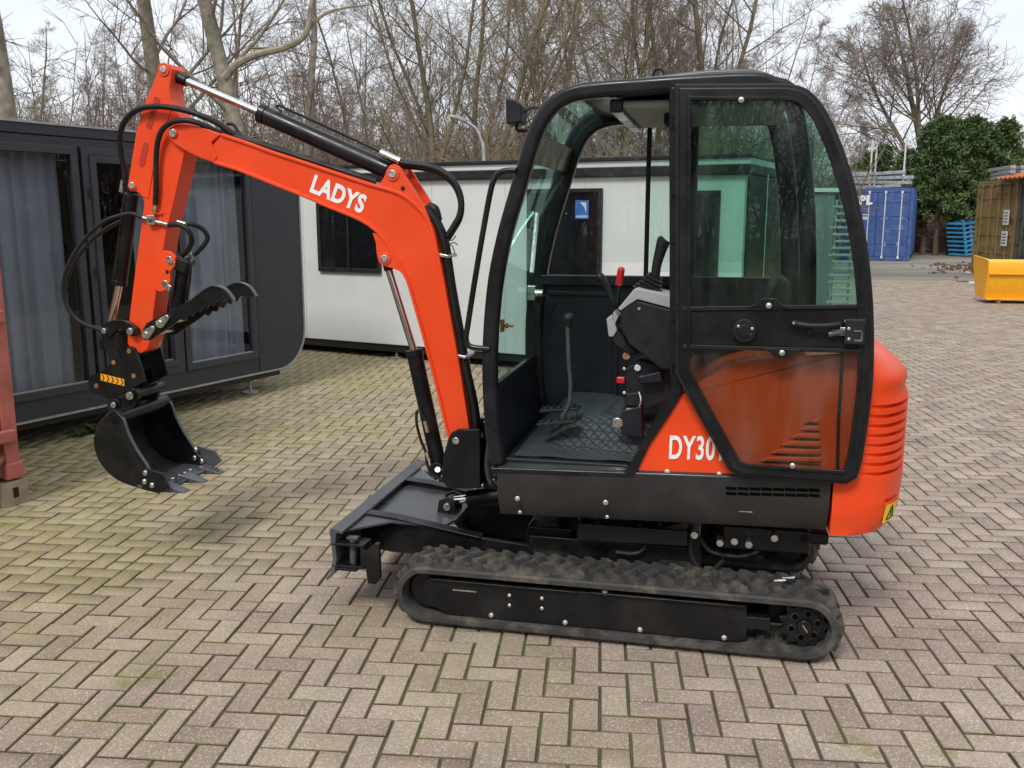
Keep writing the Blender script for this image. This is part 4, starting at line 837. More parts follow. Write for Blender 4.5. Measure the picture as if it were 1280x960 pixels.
# --- bucket cylinder, linkage, coupler
BC = empty('bucket_cylinder'); BC.parent = EXC
c0, c1, c2 = s(166, 234, 0), s(149, 356, 0), s(139, 404, 0)
g = G(); g.cyl(c0.lerp(c1, .07), c1, .036, 24); g.cyl(c1.lerp(c0, .05), c1, .038, 24); g.cyl(c0 + Vector((0, -.035, 0)), c0 + Vector((0, .035, 0)), .032, 18); g.build('barrel', 'black', BC, .004)
G().cyl(c1, c2, .018, 16).build('piston_rod', 'chrome', BC)
G().tube([s(a, b, -.035) for a, b in ((157, 247), (153, 270), (148, 310), (144, 345))], .006, 8).build('steel_line', 'satin', BC)
LK = empty('bucket_linkage'); LK.parent = EXC
arc = [(131, 417), (128, 409), (132, 403), (142, 400), (153, 400.5), (163, 404), (171, 410), (173, 417), (168, 420.5), (161, 419), (155, 413), (148, 411), (142, 416), (137, 421)]
for y0, y1 in ((-.088, -.066), (.066, .088)): G().prism(xz(arc, -.088), y0, y1).build('rocker_link', 'black', LK, .003)
l2 = [(125, 411), (132, 409), (140, 420), (148, 440), (151, 455), (147, 462), (140, 460), (134, 442), (127, 424)]
for y0, y1 in ((-.065, -.045), (.045, .065)): G().prism(xz(l2, -.065), y0, y1).build('push_link', 'black', LK, .003)
pin(163.5, 414, -.09, .017, LK, length=.18); pin(131, 413.5, -.09, .014, LK, length=.18)
CP = empty('quick_coupler'); CP.parent = EXC
pl_ = [(150, 446), (156, 437), (158, 434), (163, 433), (168, 436), (172, 446), (177, 462), (181, 477), (170, 483), (158, 489), (146, 497), (136, 500), (128, 496), (117, 492), (111, 488), (110, 478), (113, 470), (122, 467), (134, 458), (142, 450)]
for y0, y1 in ((-.105, -.088), (.088, .105)): G().prism(xz(pl_, -.105), y0, y1).build('coupler_plate', 'black', CP, .003)
for a, b in ((161, 439), (141.5, 453.5), (166.5, 470), (120, 482.5)):
    p = s(a, b, -.107); G().cyl(p, p + Vector((0, .010, 0)), .012, 14).build('coupler_pin', 'brass', CP, .002)
g = G(); p = s(146, 478, 0); g.box(p, (.16, .176, .05), Matrix.Rotation(R(15), 3, 'Y')); g.cyl(s(160, 470, -.08), s(160, 470, .08), .035, 16); g.cyl(s(135, 487, -.085), s(135, 487, .085), .03, 16); g.box(s(172, 468, 0) + Vector((.0, 0, .0)), (.03, .17, .05)); g.build('coupler_core', 'black', CP, .006)
rf = xz([(126, 467), (155, 474), (155.5, 482.5), (126, 475.5)], -.1065); RFm = G().prism(rf, -.1075, -.1045).build('reflector', 'amber', CP)
for k in range(5):
    t0 = (k + .35) / 5; a = s(126 + 29.3 * t0, 467.6 + 7 * t0, -.108); b = s(126 + 29.3 * (t0 + .075), 471.4 + 7 * (t0 + .075), -.108); c = s(126 + 29.3 * t0, 475 + 7 * t0, -.108)
    G().tube([a, b, c], .0028, 4, 1).build('chevron', M['rubber'], RFm)
# --- bucket
BK = empty('digging_bucket'); BK.parent = EXC
YK = -.205
sp_near = [(137, 516), (146, 516), (154, 525), (160, 542), (170, 562), (182, 580), (188, 590), (207, 614.5), (197, 616), (172, 609.5), (145, 599), (127, 582), (119, 565), (117, 550), (122, 532), (131, 521)]
sk = xz(sp_near, YK)
back = smooth_path([sk[0]] + sk[:7:-1], 4)          # from the top round the back to the lip
for y0, y1 in ((YK, YK + .014), (-YK - .014, -YK)):
    sd = [sk[0]] + smooth_path(sk[1:8], 3) + smooth_path(sk[8:], 3)
    G().prism(sd, y0, y1).build('side_plate', 'black', BK, .003)
    e = smooth_path(sk[1:8], 3); G().ribbon(e, -.003, .003, y0 - .002, y1 + .002).build('side_rim', 'steelgrey', BK, .002)
G().ribbon(back, -.007, .007, YK + .01, -YK - .01).build('shell', 'bucket_in', BK, .002)
lipa, lipb = Vector((sk[7][0], 0, sk[7][1])), Vector((sk[9][0], 0, sk[9][1]))
dv = (lipa - lipb).normalized(); nv = Vector((-dv.z, 0, dv.x))
def slab(p, q, th, y0, y1): a, b = p + nv * th, q + nv * th; return G().prism([(p.x, p.z), (q.x, q.z), (b.x, b.z), (a.x, a.z)], y0, y1)
slab(lipb, lipa + dv * .012, .016, YK - .004, -YK + .004).build('cutting_edge', 'steelgrey', BK, .003)
for y in (-.165, 0, .165):
    b_ = lipa - dv * .03; t_ = lipa + dv * .095; w = .034
    vs = [b_ + nv * .030 + Vector((0, y - w, 0)), b_ + nv * .030 + Vector((0, y + w, 0)), b_ - nv * .012 + Vector((0, y + w, 0)), b_ - nv * .012 + Vector((0, y - w, 0)), t_ + nv * .006 + Vector((0, y - w * .72, 0)), t_ + nv * .006 + Vector((0, y + w * .72, 0)), t_ + Vector((0, y + w * .72, 0)), t_ + Vector((0, y - w * .72, 0))]
    TO = G().add(vs, [(0, 1, 2, 3), (7, 6, 5, 4), (0, 4, 5, 1), (1, 5, 6, 2), (2, 6, 7, 3), (3, 7, 4, 0)]).build('tooth', 'steelgrey', BK, .003)
for y in (-.07, .035, .09, -.015):
    p = lipa - dv * .05 + nv * .017 + Vector((0, y, 0)); G().dome(p, nv, .012, .010).build('lip_bolt', 'zinc', BK)
for sg, yy in ((-1, YK), (1, -YK)):
    q = xz([(180, 585), (203, 592), (211, 609), (199, 617), (177, 611)], YK - .016) if sg < 0 else [(u_ + .035, v_ + .01) for u_, v_ in xz([(180, 585), (203, 592), (213, 606), (199, 617), (177, 611)], YK)]
    y0, y1 = (yy - .016, yy - .0) if sg < 0 else (yy, yy + .016)
    SCu = G().prism(q, y0, y1).build('side_cutter', 'steelgrey' if sg > 0 else 'black', BK, .003)
    for a, b in ((182, 591), (181, 602), (190.5, 606.5)):
        p = s(a, b, YK - .016); p = Vector((p.x + (.02 if sg > 0 else 0), yy - .016 if sg < 0 else yy - .018, p.z + (.012 if sg > 0 else 0))); G().dome(p, YAX, .0135, .010).build('cutter_bolt', 'zinc', SCu)
tp = Vector((sk[1][0], 0, sk[1][1])); G().cyl((tp.x - .01, YK, tp.z - .025), (tp.x - .01, -YK, tp.z - .025), .036, 20).build('top_tube', 'black', BK, .003)
for y in (-.10, .10):
    ear = xz([(140, 517), (135, 508), (138, 500), (146, 499), (153, 505), (157, 494), (163, 489), (169, 493), (169, 502), (165, 514), (158, 524), (148, 526)], -.1)
    G().prism(ear, y - .012, y + .012).build('bucket_ear', 'black', BK, .003)
for a, b, r_ in ((162, 495, .025), (141.5, 506.5, .019)):
    p = s(a, b, -.135); G().cyl(p, p + Vector((0, .27, 0)), r_, 18).build('bucket_pin', 'black', BK, .003); G().cyl(p + Vector((0, -.004, 0)), p + Vector((0, .004, 0)), r_ * .8, 16).build('pin_end', 'zinc', BK, .002)
    G().cyl(p + Vector((0, .015, 0)), p + Vector((0, .05, 0)), r_ * 1.45, 18).build('pin_collar', 'black', BK, .003)
# --- thumb
TH = empty('hydraulic_thumb'); TH.parent = EXC
up_e = [(178, 412), (183, 404), (203, 393), (220, 385), (240, 374), (254, 363), (262, 358.5), (270, 357.5), (280, 361), (287, 368), (291.5, 375.5)]
lo_e = [(287, 376.5), (282, 374), (277, 378), (275, 374), (270, 376), (266, 383), (263, 379), (258, 386), (254, 383), (249, 391), (244, 389), (240, 396), (235, 394), (230, 401), (225, 399), (215, 407), (200, 417), (188, 425), (180, 425.5), (177, 419)]
tq = xz(up_e + lo_e, -.115)
for y0, y1 in ((-.115, -.10), (.10, .115)): G().prism(tq, y0, y1).build('thumb_plate', 'black', TH, .003)
up_s = smooth_path(xz(up_e[4:], -.115), 3)
for y0, y1 in ((-.121, -.094), (.094, .121)): G().ribbon(up_s, -.003, .004, y0, y1).build('thumb_edge', 'steelgrey', TH, .001)
g = G()
for a, b in ((250, 381), (225, 395), (208, 402)): g.box(s(a, b, 0), (.05, .20, .014), Matrix.Rotation(R(-28), 3, 'Y'))
g.build('thumb_rung', 'black', TH, .003)
for a, b in ((186, 416), (203.5, 402)):
    p, q = s(a - 3, b + 2, -.122), s(a + 5, b - 5, -.122); v = (q - p).normalized(); n_ = Vector((-v.z, 0, v.x)); pts = []
    for c_, w, sg in ((p, .023, -1), (q, .014, 1)):
        for k in range(9):
            t = math.pi * k / 8; d_ = n_ * math.cos(t) * w * sg + v * math.sin(t) * w * sg; pts.append((c_.x + d_.x, c_.z + d_.z))
    G().prism(pts, -.130, -.114).build('pin_keeper', 'zinc', TH, .003); G().cyl(p + Vector((0, -.014, 0)), p + Vector((0, .24, 0)), .014, 16).build('thumb_pin', 'zinc', TH, .002)
g = G(); t0, t1 = s(231, 327, .0), s(222, 385, .0); g.cyl(t0, t1, .033, 20); g.cyl(t0 + Vector((0, -.05, .0)), t0 + Vector((0, .05, 0)), .028, 16); g.build('thumb_cylinder', 'black', TH, .005)
for yy in (-.05, .05): G().box(s(222, 330, yy), (.10, .014, .06), Matrix.Rotation(R(20), 3, 'Y')).build('cylinder_lug', 'black', TH, .004)
G().tube([s(a, b, -.04) for a, b in ((238, 330), (237, 350), (233, 375))], .008, 8).build('steel_line', 'satin', TH)
G().cyl(s(225, 321, -.03), s(221, 325, -.03), .014, 10).build('hose_fitting', 'zinc', TH); G().cyl(s(241, 318, .01), s(237, 326, .01), .013, 10).build('hose_fitting', 'zinc', TH)

# ------------------------------------------------------------------ cabins and containers
M['anthracite'] = mat('anthracite_panel', (.030, .033, .040), .45, var=.08, scale=3, rvar=.08, bump=.02, bscale=30)
M['anthracite_frame'] = mat('anthracite_frame', (.036, .040, .047), .4, var=.08, scale=6, rvar=.08)
M['alu'] = mat('aluminium_trim', (.42, .43, .44), .4, .6, var=.1)
M['cabin_white'] = mat('white_cabin_panel', (.63, .64, .63), .5, var=.03, scale=2, dirt=(.50, .50, .46), dirt_amt=.3, dscale=1.5)
M['cabin_black'] = mat('black_cabin_trim', (.013, .013, .014), .4, var=.2)
M['curtain'] = mat('grey_curtain', (.52, .53, .55), .85, var=.12, scale=4)
M['room'] = mat('dim_room', (.10, .10, .10), .9, var=.1)
M['wood_block'] = mat('weathered_block', (.30, .24, .17), .85, var=.25, scale=20, bump=.4, bscale=60)
M['green_jack'] = mat('galvanised_jack', (.45, .46, .45), .45, .6, var=.2, scale=40)
def curtain(name, x0, x1, y, z0, z1, parent, folds=9, amp=.035, seed=0):
    rr = random.Random(seed); n = folds * 8; vs = []; fs = []; ph = [rr.uniform(-.6, .6) for _ in range(folds + 1)]
    for i in range(n + 1):
        t = i / n; f = t * folds; a = amp * (.6 + .4 * math.sin(3.1 * f + seed)) * math.sin(2 * math.pi * f + ph[int(min(f, folds))])
        for z, k in ((z0, 1.25), ((z0 + z1) / 2, 1.0), (z1, .7)): vs.append((x0 + (x1 - x0) * t + .01 * math.sin(f * 5), y + a * k, z))
    for i in range(n):
        for k in range(2): fs.append((i * 3 + k, i * 3 + 3 + k, i * 3 + 4 + k, i * 3 + 1 + k))
    return G().add(vs, fs).build(name, 'curtain', parent, smooth=80)
def frame_rect(name, x0, x1, z0, z1, w, y0, y1, m, parent, bv=.004):
    return G().ribbon([(x0, z0), (x1, z0), (x1, z1), (x0, z1)], 0, w, y0, y1, True).build(name, m, parent, bv)
def jack(x, y, top, parent):
    g = G(); g.cyl((x, y, .004), (x, y, .016), .075, 18); g.cyl((x, y, .012), (x, y, top), .013, 10); g.cyl((x, y, .03), (x, y, .045), .024, 6); return g.build('jack_foot', 'green_jack', parent)

# dark cabin with curtained windows
dd = Vector((.475, .88, 0)).normalized()
DC = empty('dark_cabin', (-2.33, 8.71, 0), math.atan2(dd.y, dd.x), 'anthracite modular cabin with curtained windows and a rounded bottom corner', 'cabin')
X0 = -4.6; ZT = 2.335
def rr_end(x1, r):
    pts = [(-.12, .215)]
    for k in range(9): a = -math.pi / 2 + math.pi / 2 * k / 8; pts.append((x1 - r + r * math.cos(a), .215 + r + r * math.sin(a)))
    for k in range(9): a = math.pi / 2 * k / 8; pts.append((x1 - r + r * math.cos(a), ZT - r + r * math.sin(a)))
    return pts + [(-.12, ZT)]
G().prism(rr_end(.515, .36), .0, 2.3).build('end_section', 'anthracite', DC, .006)
ed = rr_end(.519, .362); G().ribbon([(X0, .213)] + ed[1:-1] + [(X0, ZT + .002)], -.008, .006, -.012, .02).build('edge_trim', 'alu', DC)
G().box(((X0 - .12) / 2, .10, ZT - .04), (-.12 - X0, .2, .078)).build('fascia', 'anthracite', DC, .006)
G().box(((X0 - .12) / 2, .11, ZT - .115), (-.12 - X0, .2, .066)).build('header', 'anthracite', DC, .006)
G().box(((X0 - .12) / 2, .11, .292), (-.12 - X0, .2, .152)).build('bottom_rail', 'anthracite', DC, .006)
G().box(((X0 + .2) / 2, .12, .178), (.2 - X0, .14, .066)).build('chassis_beam', 'cabin_black', DC, .006)
G().box(((X0 - .12) / 2, 1.2, ZT - .06), (-.12 - X0, 2.2, .10)).build('roof', 'anthracite', DC, .006)
G().box(((X0 - .12) / 2, 1.2, .30), (-.12 - X0, 2.0, .08)).build('floor', 'room', DC)
G().box(((X0 - .12) / 2, 2.28, 1.27), (-.12 - X0, .04, 1.9)).build('back_wall', 'room', DC)
G().box((X0, 1.15, 1.27), (.04, 2.2, 2.0)).build('partition', 'anthracite', DC)
for k, (a, b, open_) in enumerate(((-4.5, -3.02, 0), (-2.98, -1.905, 0), (-1.875, -1.02, 1), (-1.0, -.135, 0))):
    fr = empty('window'); fr.parent = DC
    frame_rect('frame', a, b, .365, 2.19, .06, -.012, .06, 'anthracite_frame', fr)
    if open_: frame_rect('sash', a + .062, b - .062, .427, 2.128, .05, -.028, .05, 'anthracite_frame', fr)
    w = .115 if open_ else .06
    G().prism([(a + w, .365 + w), (b - w, .365 + w), (b - w, 2.19 - w), (a + w, 2.19 - w)], .018, .026).build('pane', 'dark_glass', fr)
    G().ribbon([(a + w, .365 + w + .004), (b - w, .365 + w + .004)], -.004, .006, .004, .016).build('glazing_bead', 'alu', fr)
    if open_:
        for z in (.7, 1.25, 1.85): G().cyl((a + .045, -.03, z - .04), (a + .045, -.03, z + .04), .009, 8).build('hinge', 'cabin_black', fr)
curtain('curtain', -2.97, -1.98, .16, .40, 2.17, DC, 9, .04, 1); curtain('curtain', -4.45, -3.1, .16, .40, 2.17, DC, 10, .04, 4)
curtain('curtain', -.84, -.16, .16, .40, 2.17, DC, 6, .04, 2); curtain('curtain', -1.30, -1.08, .2, .40, 2.17, DC, 3, .03, 3)
G().box((-2.2, 1.2, .62), (.8, .5, .55)).build('cupboard', mat('brown_cupboard', (.20, .08, .03), .6), DC, .01)
for x in (-.1, -3.4): jack(x, .16, .15, DC)

# white cabin
wa = R(-27.4)
WC = empty('white_cabin', (-1.434, 10.795, 0), wa, 'long low white modular cabin with black window, black trim and flat roof', 'cabin')
xa, xb = -2.9, 4.10
G().box(((xa + xb) / 2, 1.2, 1.12), (xb - xa, 2.36, 1.90)).build('wall', 'cabin_white', WC, .01)
for k in range(8):
    x = -2.2 + k * .93
    if -1.1 < x < 0: continue
    G().box((x, .0185, 1.12), (.006, .003, 1.88)).build('panel_joint', mat('panel_joint', (.45, .46, .46), .6), WC)
G().box((xb + .006, 1.2, 1.12), (.02, 2.2, 1.86)).build('end_panel', 'cabin_black', WC, .004)
G().box(((xa + xb) / 2, 1.16, 2.115), (xb - xa + .10, 2.4, .088)).build('upper_band', 'cabin_black', WC, .008)
G().box(((xa + xb) / 2, 1.16, 2.19), (xb - xa + .10, 2.36, .062)).build('roof_edge', 'cabin_white', WC, .006)
G().box(((xa + xb) / 2, 1.16, 2.241), (xb - xa + .12, 2.42, .036)).build('roof', 'cabin_black', WC, .006)
G().box(((xa + xb) / 2, 1.2, .125), (xb - xa + .02, 2.3, .088)).build('chassis_beam', 'cabin_black', WC, .006)
for x in (-2.3, 0, 2.0, 3.8): jack(x, .12, .09, WC); jack(x, 2.2, .09, WC)
def dark_window(x0, x1, z0, z1, split, parent, w=.05):
    fr = empty('window'); fr.parent = parent
    G().box(((x0 + x1) / 2, .012, (z0 + z1) / 2), (x1 - x0 - .02, .014, z1 - z0 - .02)).build('reveal', 'cabin_black', fr)
    frame_rect('frame', x0, x1, z0, z1, w, -.02, .03, 'cabin_black', fr)
    n = split
    for k in range(n):
        a = x0 + w + (x1 - x0 - 2 * w) * k / n; b = x0 + w + (x1 - x0 - 2 * w) * (k + 1) / n
        G().prism([(a + .012, z0 + w), (b - .012, z0 + w), (b - .012, z1 - w), (a + .012, z1 - w)], -.004, .002).build('pane', 'dark_glass', fr)
        if k: G().box((a, -.006, (z0 + z1) / 2), (.028, .024, z1 - z0 - 2 * w)).build('mullion', 'cabin_black', fr, .003)
    return fr
dark_window(-1.03, -.115, 1.01, 1.83, 2, WC)
DW = dark_window(1.80, 2.655, .22, 1.955, 1, WC, .04)
a, z = wall_at(728, 262, Vector((-1.434, 10.795, 0)), Vector((math.cos(wa), math.sin(wa), 0)))
G().box((a, -.012, z), (.15, .003, .19)).build('notice', mat('blue_notice', (.03, .12, .42), .5), DW); G().box((a, -.0145, z - .07), (.13, .002, .022)).build('notice_strip', mat('pale_notice_strip', (.35, .45, .6), .5), DW)
G().prism([(a - .02, z + .075), (a + .05, z + .07), (a + .05, z - .04), (a + .03, z + .02)], -.0155, -.0138).build('notice_picture', mat('pale_notice_print', (.55, .55, .42), .5), DW)
dark_window(3.52, 3.87, .75, 1.92, 1, WC, .03)
# grey shed beyond, seen through the cab
GS = empty('grey_shed', (3.75, 14.4, 0), R(-6), 'low grey shed with white roof edge, seen through the cab door glass', 'shed')
M['shed'] = mat('grey_shed_panel', (.17, .19, .20), .6, var=.1)
G().box((.55, 1.0, 1.0), (1.25, 2.0, 2.0)).build('wall', 'shed', GS, .01); G().box((.55, 1.0, 2.05), (1.4, 2.1, .06)).build('roof_edge', 'cabin_white', GS, .006)
for k in range(6): G().box((.05 + k * .2, -.004, 1.0), (.012, .01, 1.9)).build('wall_rib', 'shed', GS)
CR = empty('grating_stack', (4.86, 13.6, 0), R(-10), 'leaning stack of pale steel gratings beside the grey shed', 'gratings')
for k in range(18): G().box((.04 * math.sin(k * 1.7), .1, .10 + .1 * k), (.32, .06, .035)).build('grating', 'alu', CR, .004)
G().box((-.12, .14, .95), (.03, .03, 1.9)).build('upright', 'alu', CR); G().box((.12, .14, .95), (.03, .03, 1.9)).build('upright', 'alu', CR)

# salmon container at the left edge
M['salmon'] = mat('faded_red_container', (.45, .125, .098), .6, var=.2, scale=4, dirt=(.20, .08, .05), dirt_amt=.9, dscale=5, bump=.1, bscale=30)
M['rust'] = mat('rusty_steel', (.20, .075, .035), .8, var=.35, scale=20, bump=.2)
RC = empty('salmon_container', (-2.925, 5.30, 0), math.atan2(.88, .475), 'faded salmon red shipping container standing on blocks at the left edge', 'container')
G().box((-.045, .06, 1.46), (.09, .12, 2.55)).build('corner_post', 'salmon', RC, .008)
G().box((-.045, .05, .205), (.11, .13, .10)).build('corner_casting', 'salmon', RC, .012)
DRP = G().prism([(-2.4, .30), (-.17, .30), (-.17, 2.70), (-2.4, 2.70)], .0, .05).build('door_leaf', 'salmon', RC, .01)
for k in range(5): G().box((-1.25, -.006, .55 + .48 * k), (2.0, .016, .09)).build('door_rib', 'salmon', DRP, .01)
for z in (.42, 1.12, 1.85, 2.5): G().box((-.11, -.012, z), (.17, .045, .075)).build('door_hinge', 'salmon', DRP, .012)
G().box((-1.2, .07, .225), (2.3, .11, .11)).build('bottom_sill', 'rust', RC, .012); G().box((-1.2, 3.0, 1.5), (2.4, 5.8, 2.4)).build('body', 'salmon', RC, .02)
G().tube([(-.6, .0, .27), (-.22, -.005, .24), (-.10, .0, .30)], .018, 8).build('drip_rail', 'rust', RC)
g = G(); g.prism([(-.14, .0), (.02, .0), (.02, .145), (-.14, .145)], -.02, .30); BLK = g.build('wood_block', 'wood_block'); BLK.location = RC.location; BLK.rotation_euler = RC.rotation_euler; tag(BLK, 'short weathered block under the corner of the salmon container', 'block')
G().box((-.06, -.021, .078), (.034, .004, .06)).build('grip_hole', 'rubber', BLK)

# shipping containers on the right
def ship_container(name, loc, rz, m, label, length=6.0, W=2.44, Hh=2.6, bars=True, barm=None, z0=.0):
    r = empty(name, loc, rz, label, 'container')
    body = G(); body.box((W / 2, length / 2 + .06, Hh / 2 + .06), (W - .06, length - .1, Hh - .2)); body.build('body', m, r, .02)
    for x in (.06, W - .06): G().box((x, .06, Hh / 2), (.12, .12, Hh)).build('corner_post', m, r, .01)
    for z in (.07, Hh - .07): G().box((W / 2, .06, z), (W - .22, .10, .14)).build('door_sill' if z < 1 else 'door_header', m, r, .01)
    for dk in range(2):
        a, b = .13 + dk * (W / 2 - .12), W / 2 - .01 + dk * (W / 2 - .12)
        d_ = G().box(((a + b) / 2, .05, Hh / 2), (b - a, .05, Hh - .30)).build('door_leaf', m, r, .01)
        for z in (.62, 1.12, 1.62, 2.12): G().box(((a + b) / 2, .02, z), (b - a - .12, .02, .05)).build('door_rib', m, d_, .006)
        for x in (a + .26, b - .27):
            if bars:
                G().cyl((x, -.012, .10), (x, -.012, Hh - .12), .022, 8).build('locking_bar', barm or m, d_)
                for z in (.12, Hh - .14): G().box((x, -.02, z), (.08, .05, .10)).build('bar_keeper', barm or m, d_, .01)
        for z in (.35, .95, 1.6, 2.25): G().box((a + .01 if dk == 0 else b - .01, .01, z), (.05, .05, .10)).build('door_hinge', m, d_, .006)
    for k in range(20): G().box((W - .025, .30 + k * .29, Hh / 2), (.03, .14, Hh - .35)).build('side_rib', m, r, .01)
    return r
M['blue'] = mat('blue_container', (.042, .095, .29), .55, var=.15, scale=3, dirt=(.14, .20, .38), dirt_amt=.6, dscale=5)
M['bar'] = mat('pale_locking_bar', (.62, .64, .66), .5, var=.1)
bl = ground_at(1136.5, 326.5); bx = Vector((.907, -.42, 0)).normalized()
BLU = ship_container('blue_container', bl - bx * 2.44, math.atan2(bx.y, bx.x), 'blue', 'blue shipping container with white locking bars, far side of the yard', barm='bar')
def on_face(px, py): return wall_at(px, py, BLU.location, bx)
(ax, az), (bx2, bz) = on_face(1071.5, 254.5), on_face(1090, 254); (_, hz) = on_face(1080, 245)
lettering('container_letters', 'CPL', (ax - .26, -.037, az - .05), (1, 0, 0), (0, 0, 1), bx2 - ax + .28, hz - az + .08, 'white', BLU, fat=.05)
for px, py, w, h in ((1081, 271, .22, .2), (1106, 271.5, .22, .14), (1127, 271.5, .22, .13), (1108, 288.5, .28, .09), (1125, 284, .22, .18), (1128, 244, .26, .06), (1106, 305, .05, .11), (1121.5, 305, .05, .11)):
    a, z = on_face(px, py)
    if w < .1: G().box((a, .022, z), (w, .006, h)).build('placard', 'bar', BLU)
    else:
        for r_ in range(3): G().box((a + .03 * (r_ % 2), .0215, z + (r_ - 1) * h * .36), (w * (1 - .2 * r_), .004, h * .16)).build('stencil_line', mat('faded_stencil', (.20, .27, .48), .6), BLU)
a, z = on_face(1081.5, 271); G().box((a, .020, z), (.20, .006, .20)).build('placard', 'bar', BLU)
M['ochre'] = mat('ochre_container', (.20, .14, .05), .7, var=.25, scale=3, dirt=(.14, .06, .03), dirt_amt=.85, dscale=2.5)
M['darkgreen'] = mat('dark_green_container', (.060, .066, .052), .7, var=.25, scale=3, dirt=(.10, .085, .06), dirt_amt=.6, dscale=3)
vx = Vector((.14, 2.44, 0)).normalized()
def face_left(px, Y): return Vector(((px - 640) / F * (Y * cp_ + 1.7 * sp_) * 1.0, Y, 0))
e0 = Vector((13.55, 27.35, 0)); rzc = math.atan2(-vx.y, -vx.x)
OCH = ship_container('ochre_container', e0, rzc, 'ochre', 'rust stained ochre shipping container with white placards, beside the blue stack')
for z in (1.35, .78): G().box((2.0, -.036, z + .25), (.34, .006, .40)).build('placard', 'bar', OCH); [G().box((1.98, -.041, z + .13 + .08 * k), (.22, .003, .025)).build('placard_text', 'rubber', OCH) for k in range(4)]
GRN = ship_container('dark_green_container', e0 - vx * 2.52, rzc, 'darkgreen', 'weathered dark green shipping container at the right edge behind the orange bucket', bars=True)
# loose loads on the containers
def beam_load(name, base, rz, n, L_, label, m, seed, W_=1.3):
    r = empty(name, base, rz, label, 'beams'); rr = random.Random(seed)
    for k in range(n):
        lay = k // 5; x = (k % 5 - 2) * W_ / 5 + rr.uniform(-.03, .03)
        G().box((x * .8, rr.uniform(-.1, .1), .07 + lay * .12), (.14, L_ * rr.uniform(.85, 1.1), .09), Matrix.Rotation(rr.uniform(-.05, .05), 3, 'Z')).build('beam', m, r, .006)
    return r
M['galv'] = mat('galvanised_steel', (.38, .40, .40), .45, .5, var=.25, scale=8)
BMz = BLU.location + bx * 1.15 + Vector((.42, .907, 0)) * .9 + Vector((0, 0, 2.62))
bload = empty('beam_bundle', BMz, math.atan2(bx.y, bx.x), 'bundle of galvanised beams with upright posts lying on the blue container', 'beams'); rr = random.Random(4)
for k in range(14):
    lay = k // 4; G().box((rr.uniform(-.12, .12), (k % 4 - 1.5) * .2, .06 + lay * .155), (2.1 * rr.uniform(.8, 1.1), .13, .11), Matrix.Rotation(rr.uniform(-.10, .06), 3, 'Y') @ Matrix.Rotation(rr.uniform(-.08, .08), 3, 'Z')).build('beam', 'galv', bload, .006)
for x, h in ((-.28, 1.55), (-.12, 1.45), (.86, 1.75)): G().box((x, -.3, h / 2 + .1), (.06, .06, h)).build('post', 'bar', bload, .006)
tl = OCH.location - vx * 1.1 + Vector((.75, 0, 2.62))
beam_load('roof_beams', tl, rzc + R(80), 12, 2.0, 'grey beams stacked on the roof of the ochre container', 'galv', 7, 1.8)
OS = empty('orange_sheet', GRN.location - vx * .35 + Vector((1.0, 0, 2.62)), rzc, 'orange corrugated sheet lying on the dark green container roof', 'sheet')
g = G(); vs = []; fs = []
for i in range(41):
    x = -1.3 + i * .065
    for y, z in ((-1.2, .02), (1.2, .62)): vs.append((x, y, z + .03 * math.sin(i * math.pi / 2)))
for i in range(40): fs.append((2 * i, 2 * i + 2, 2 * i + 3, 2 * i + 1))
so = g.add(vs, fs).build('corrugated_panel', mat('orange_sheet_paint', (.55, .17, .05), .6, var=.15), OS); so.modifiers.new('thick', 'SOLIDIFY').thickness = .012
G().box((0, .6, .22), (2.2, .12, .42)).build('timber_support', 'wood_block', OS, .01)
# blue stack
BS = empty('blue_crate_stack', ground_at(1205, 320) + Vector((.0, 0, 0)), R(24), 'leaning stack of bright blue slatted frames beside the ochre container', 'crates')
M['skyblue'] = mat('sky_blue_paint', (.05, .28, .50), .5, var=.15, scale=6)
for k in range(8):
    rot = Matrix.Rotation(R(-5), 3, 'Y'); o_ = Vector((-.045 * k, 0, .10 + .175 * k))
    fr_ = G().box(o_, (.82, .85, .07), rot).build('frame', 'skyblue', BS, .01)
    for x in (-.36, 0, .36): G().box(o_ + Vector((x, -.38, .075)), (.10, .08, .09), rot).build('spacer', 'skyblue', fr_, .006)
# orange loader bucket
LB = empty('loader_bucket', ground_at(1228, 378.5), R(-12), 'bright orange loader bucket lying on the ground at the right edge', 'bucket')
M['loader'] = mat('loader_orange', (.90, .42, .010), .45, var=.06, coat=.2)
prof_ = [(0.0, .06), (.62, .10), (.80, .30), (.82, .62), (.66, .80), (.60, .78), (.74, .60), (.72, .34), (.58, .17), (-.02, .13)]
def yz_prism(pts, x0, x1): return G().prism(pts, x0, x1, 'x')
B_ = [(-.05, .08), (.0, .74), (.10, .80), (.14, .74), (.10, .66), (.50, .06), (.46, .02), (.0, .02)]
yz_prism([(.0, .10), (-.20, .58), (-.14, .80), (.02, .84), (.02, .80), (-.09, .76), (-.14, .58), (.05, .14), (.62, .14), (.62, .10)], .03, 2.3).build('shell', 'loader', LB, .01)
yz_prism([(-.02, .09), (-.21, .58), (-.16, .81), (.03, .85), (.92, .88), (.88, .70), (.55, .09)], 0, .03).build('side_plate', 'loader', LB, .006)
G().box((1.15, -.045, .085), (2.25, .10, .04)).build('wear_edge', 'loader', LB, .006); G().box((1.15, -.215, .575), (2.26, .03, .03)).build('rim', 'loader', LB, .006)
for x in (.25, .9, 1.7): G().box((x, .05, .04), (.06, .4, .08)).build('skid', mat('skid_steel', (.25, .12, .03), .7), LB, .006)
G().prism([(.86, .60), (.95, .60), (1.30, .98), (1.22, 1.04), (.84, .72)], -.30, -.22).build('hitch_arm', 'loader', LB, .01); G().box((.9, -.2, .64), (.10, .08, .20)).build('hitch_lug', 'loader', LB, .01)
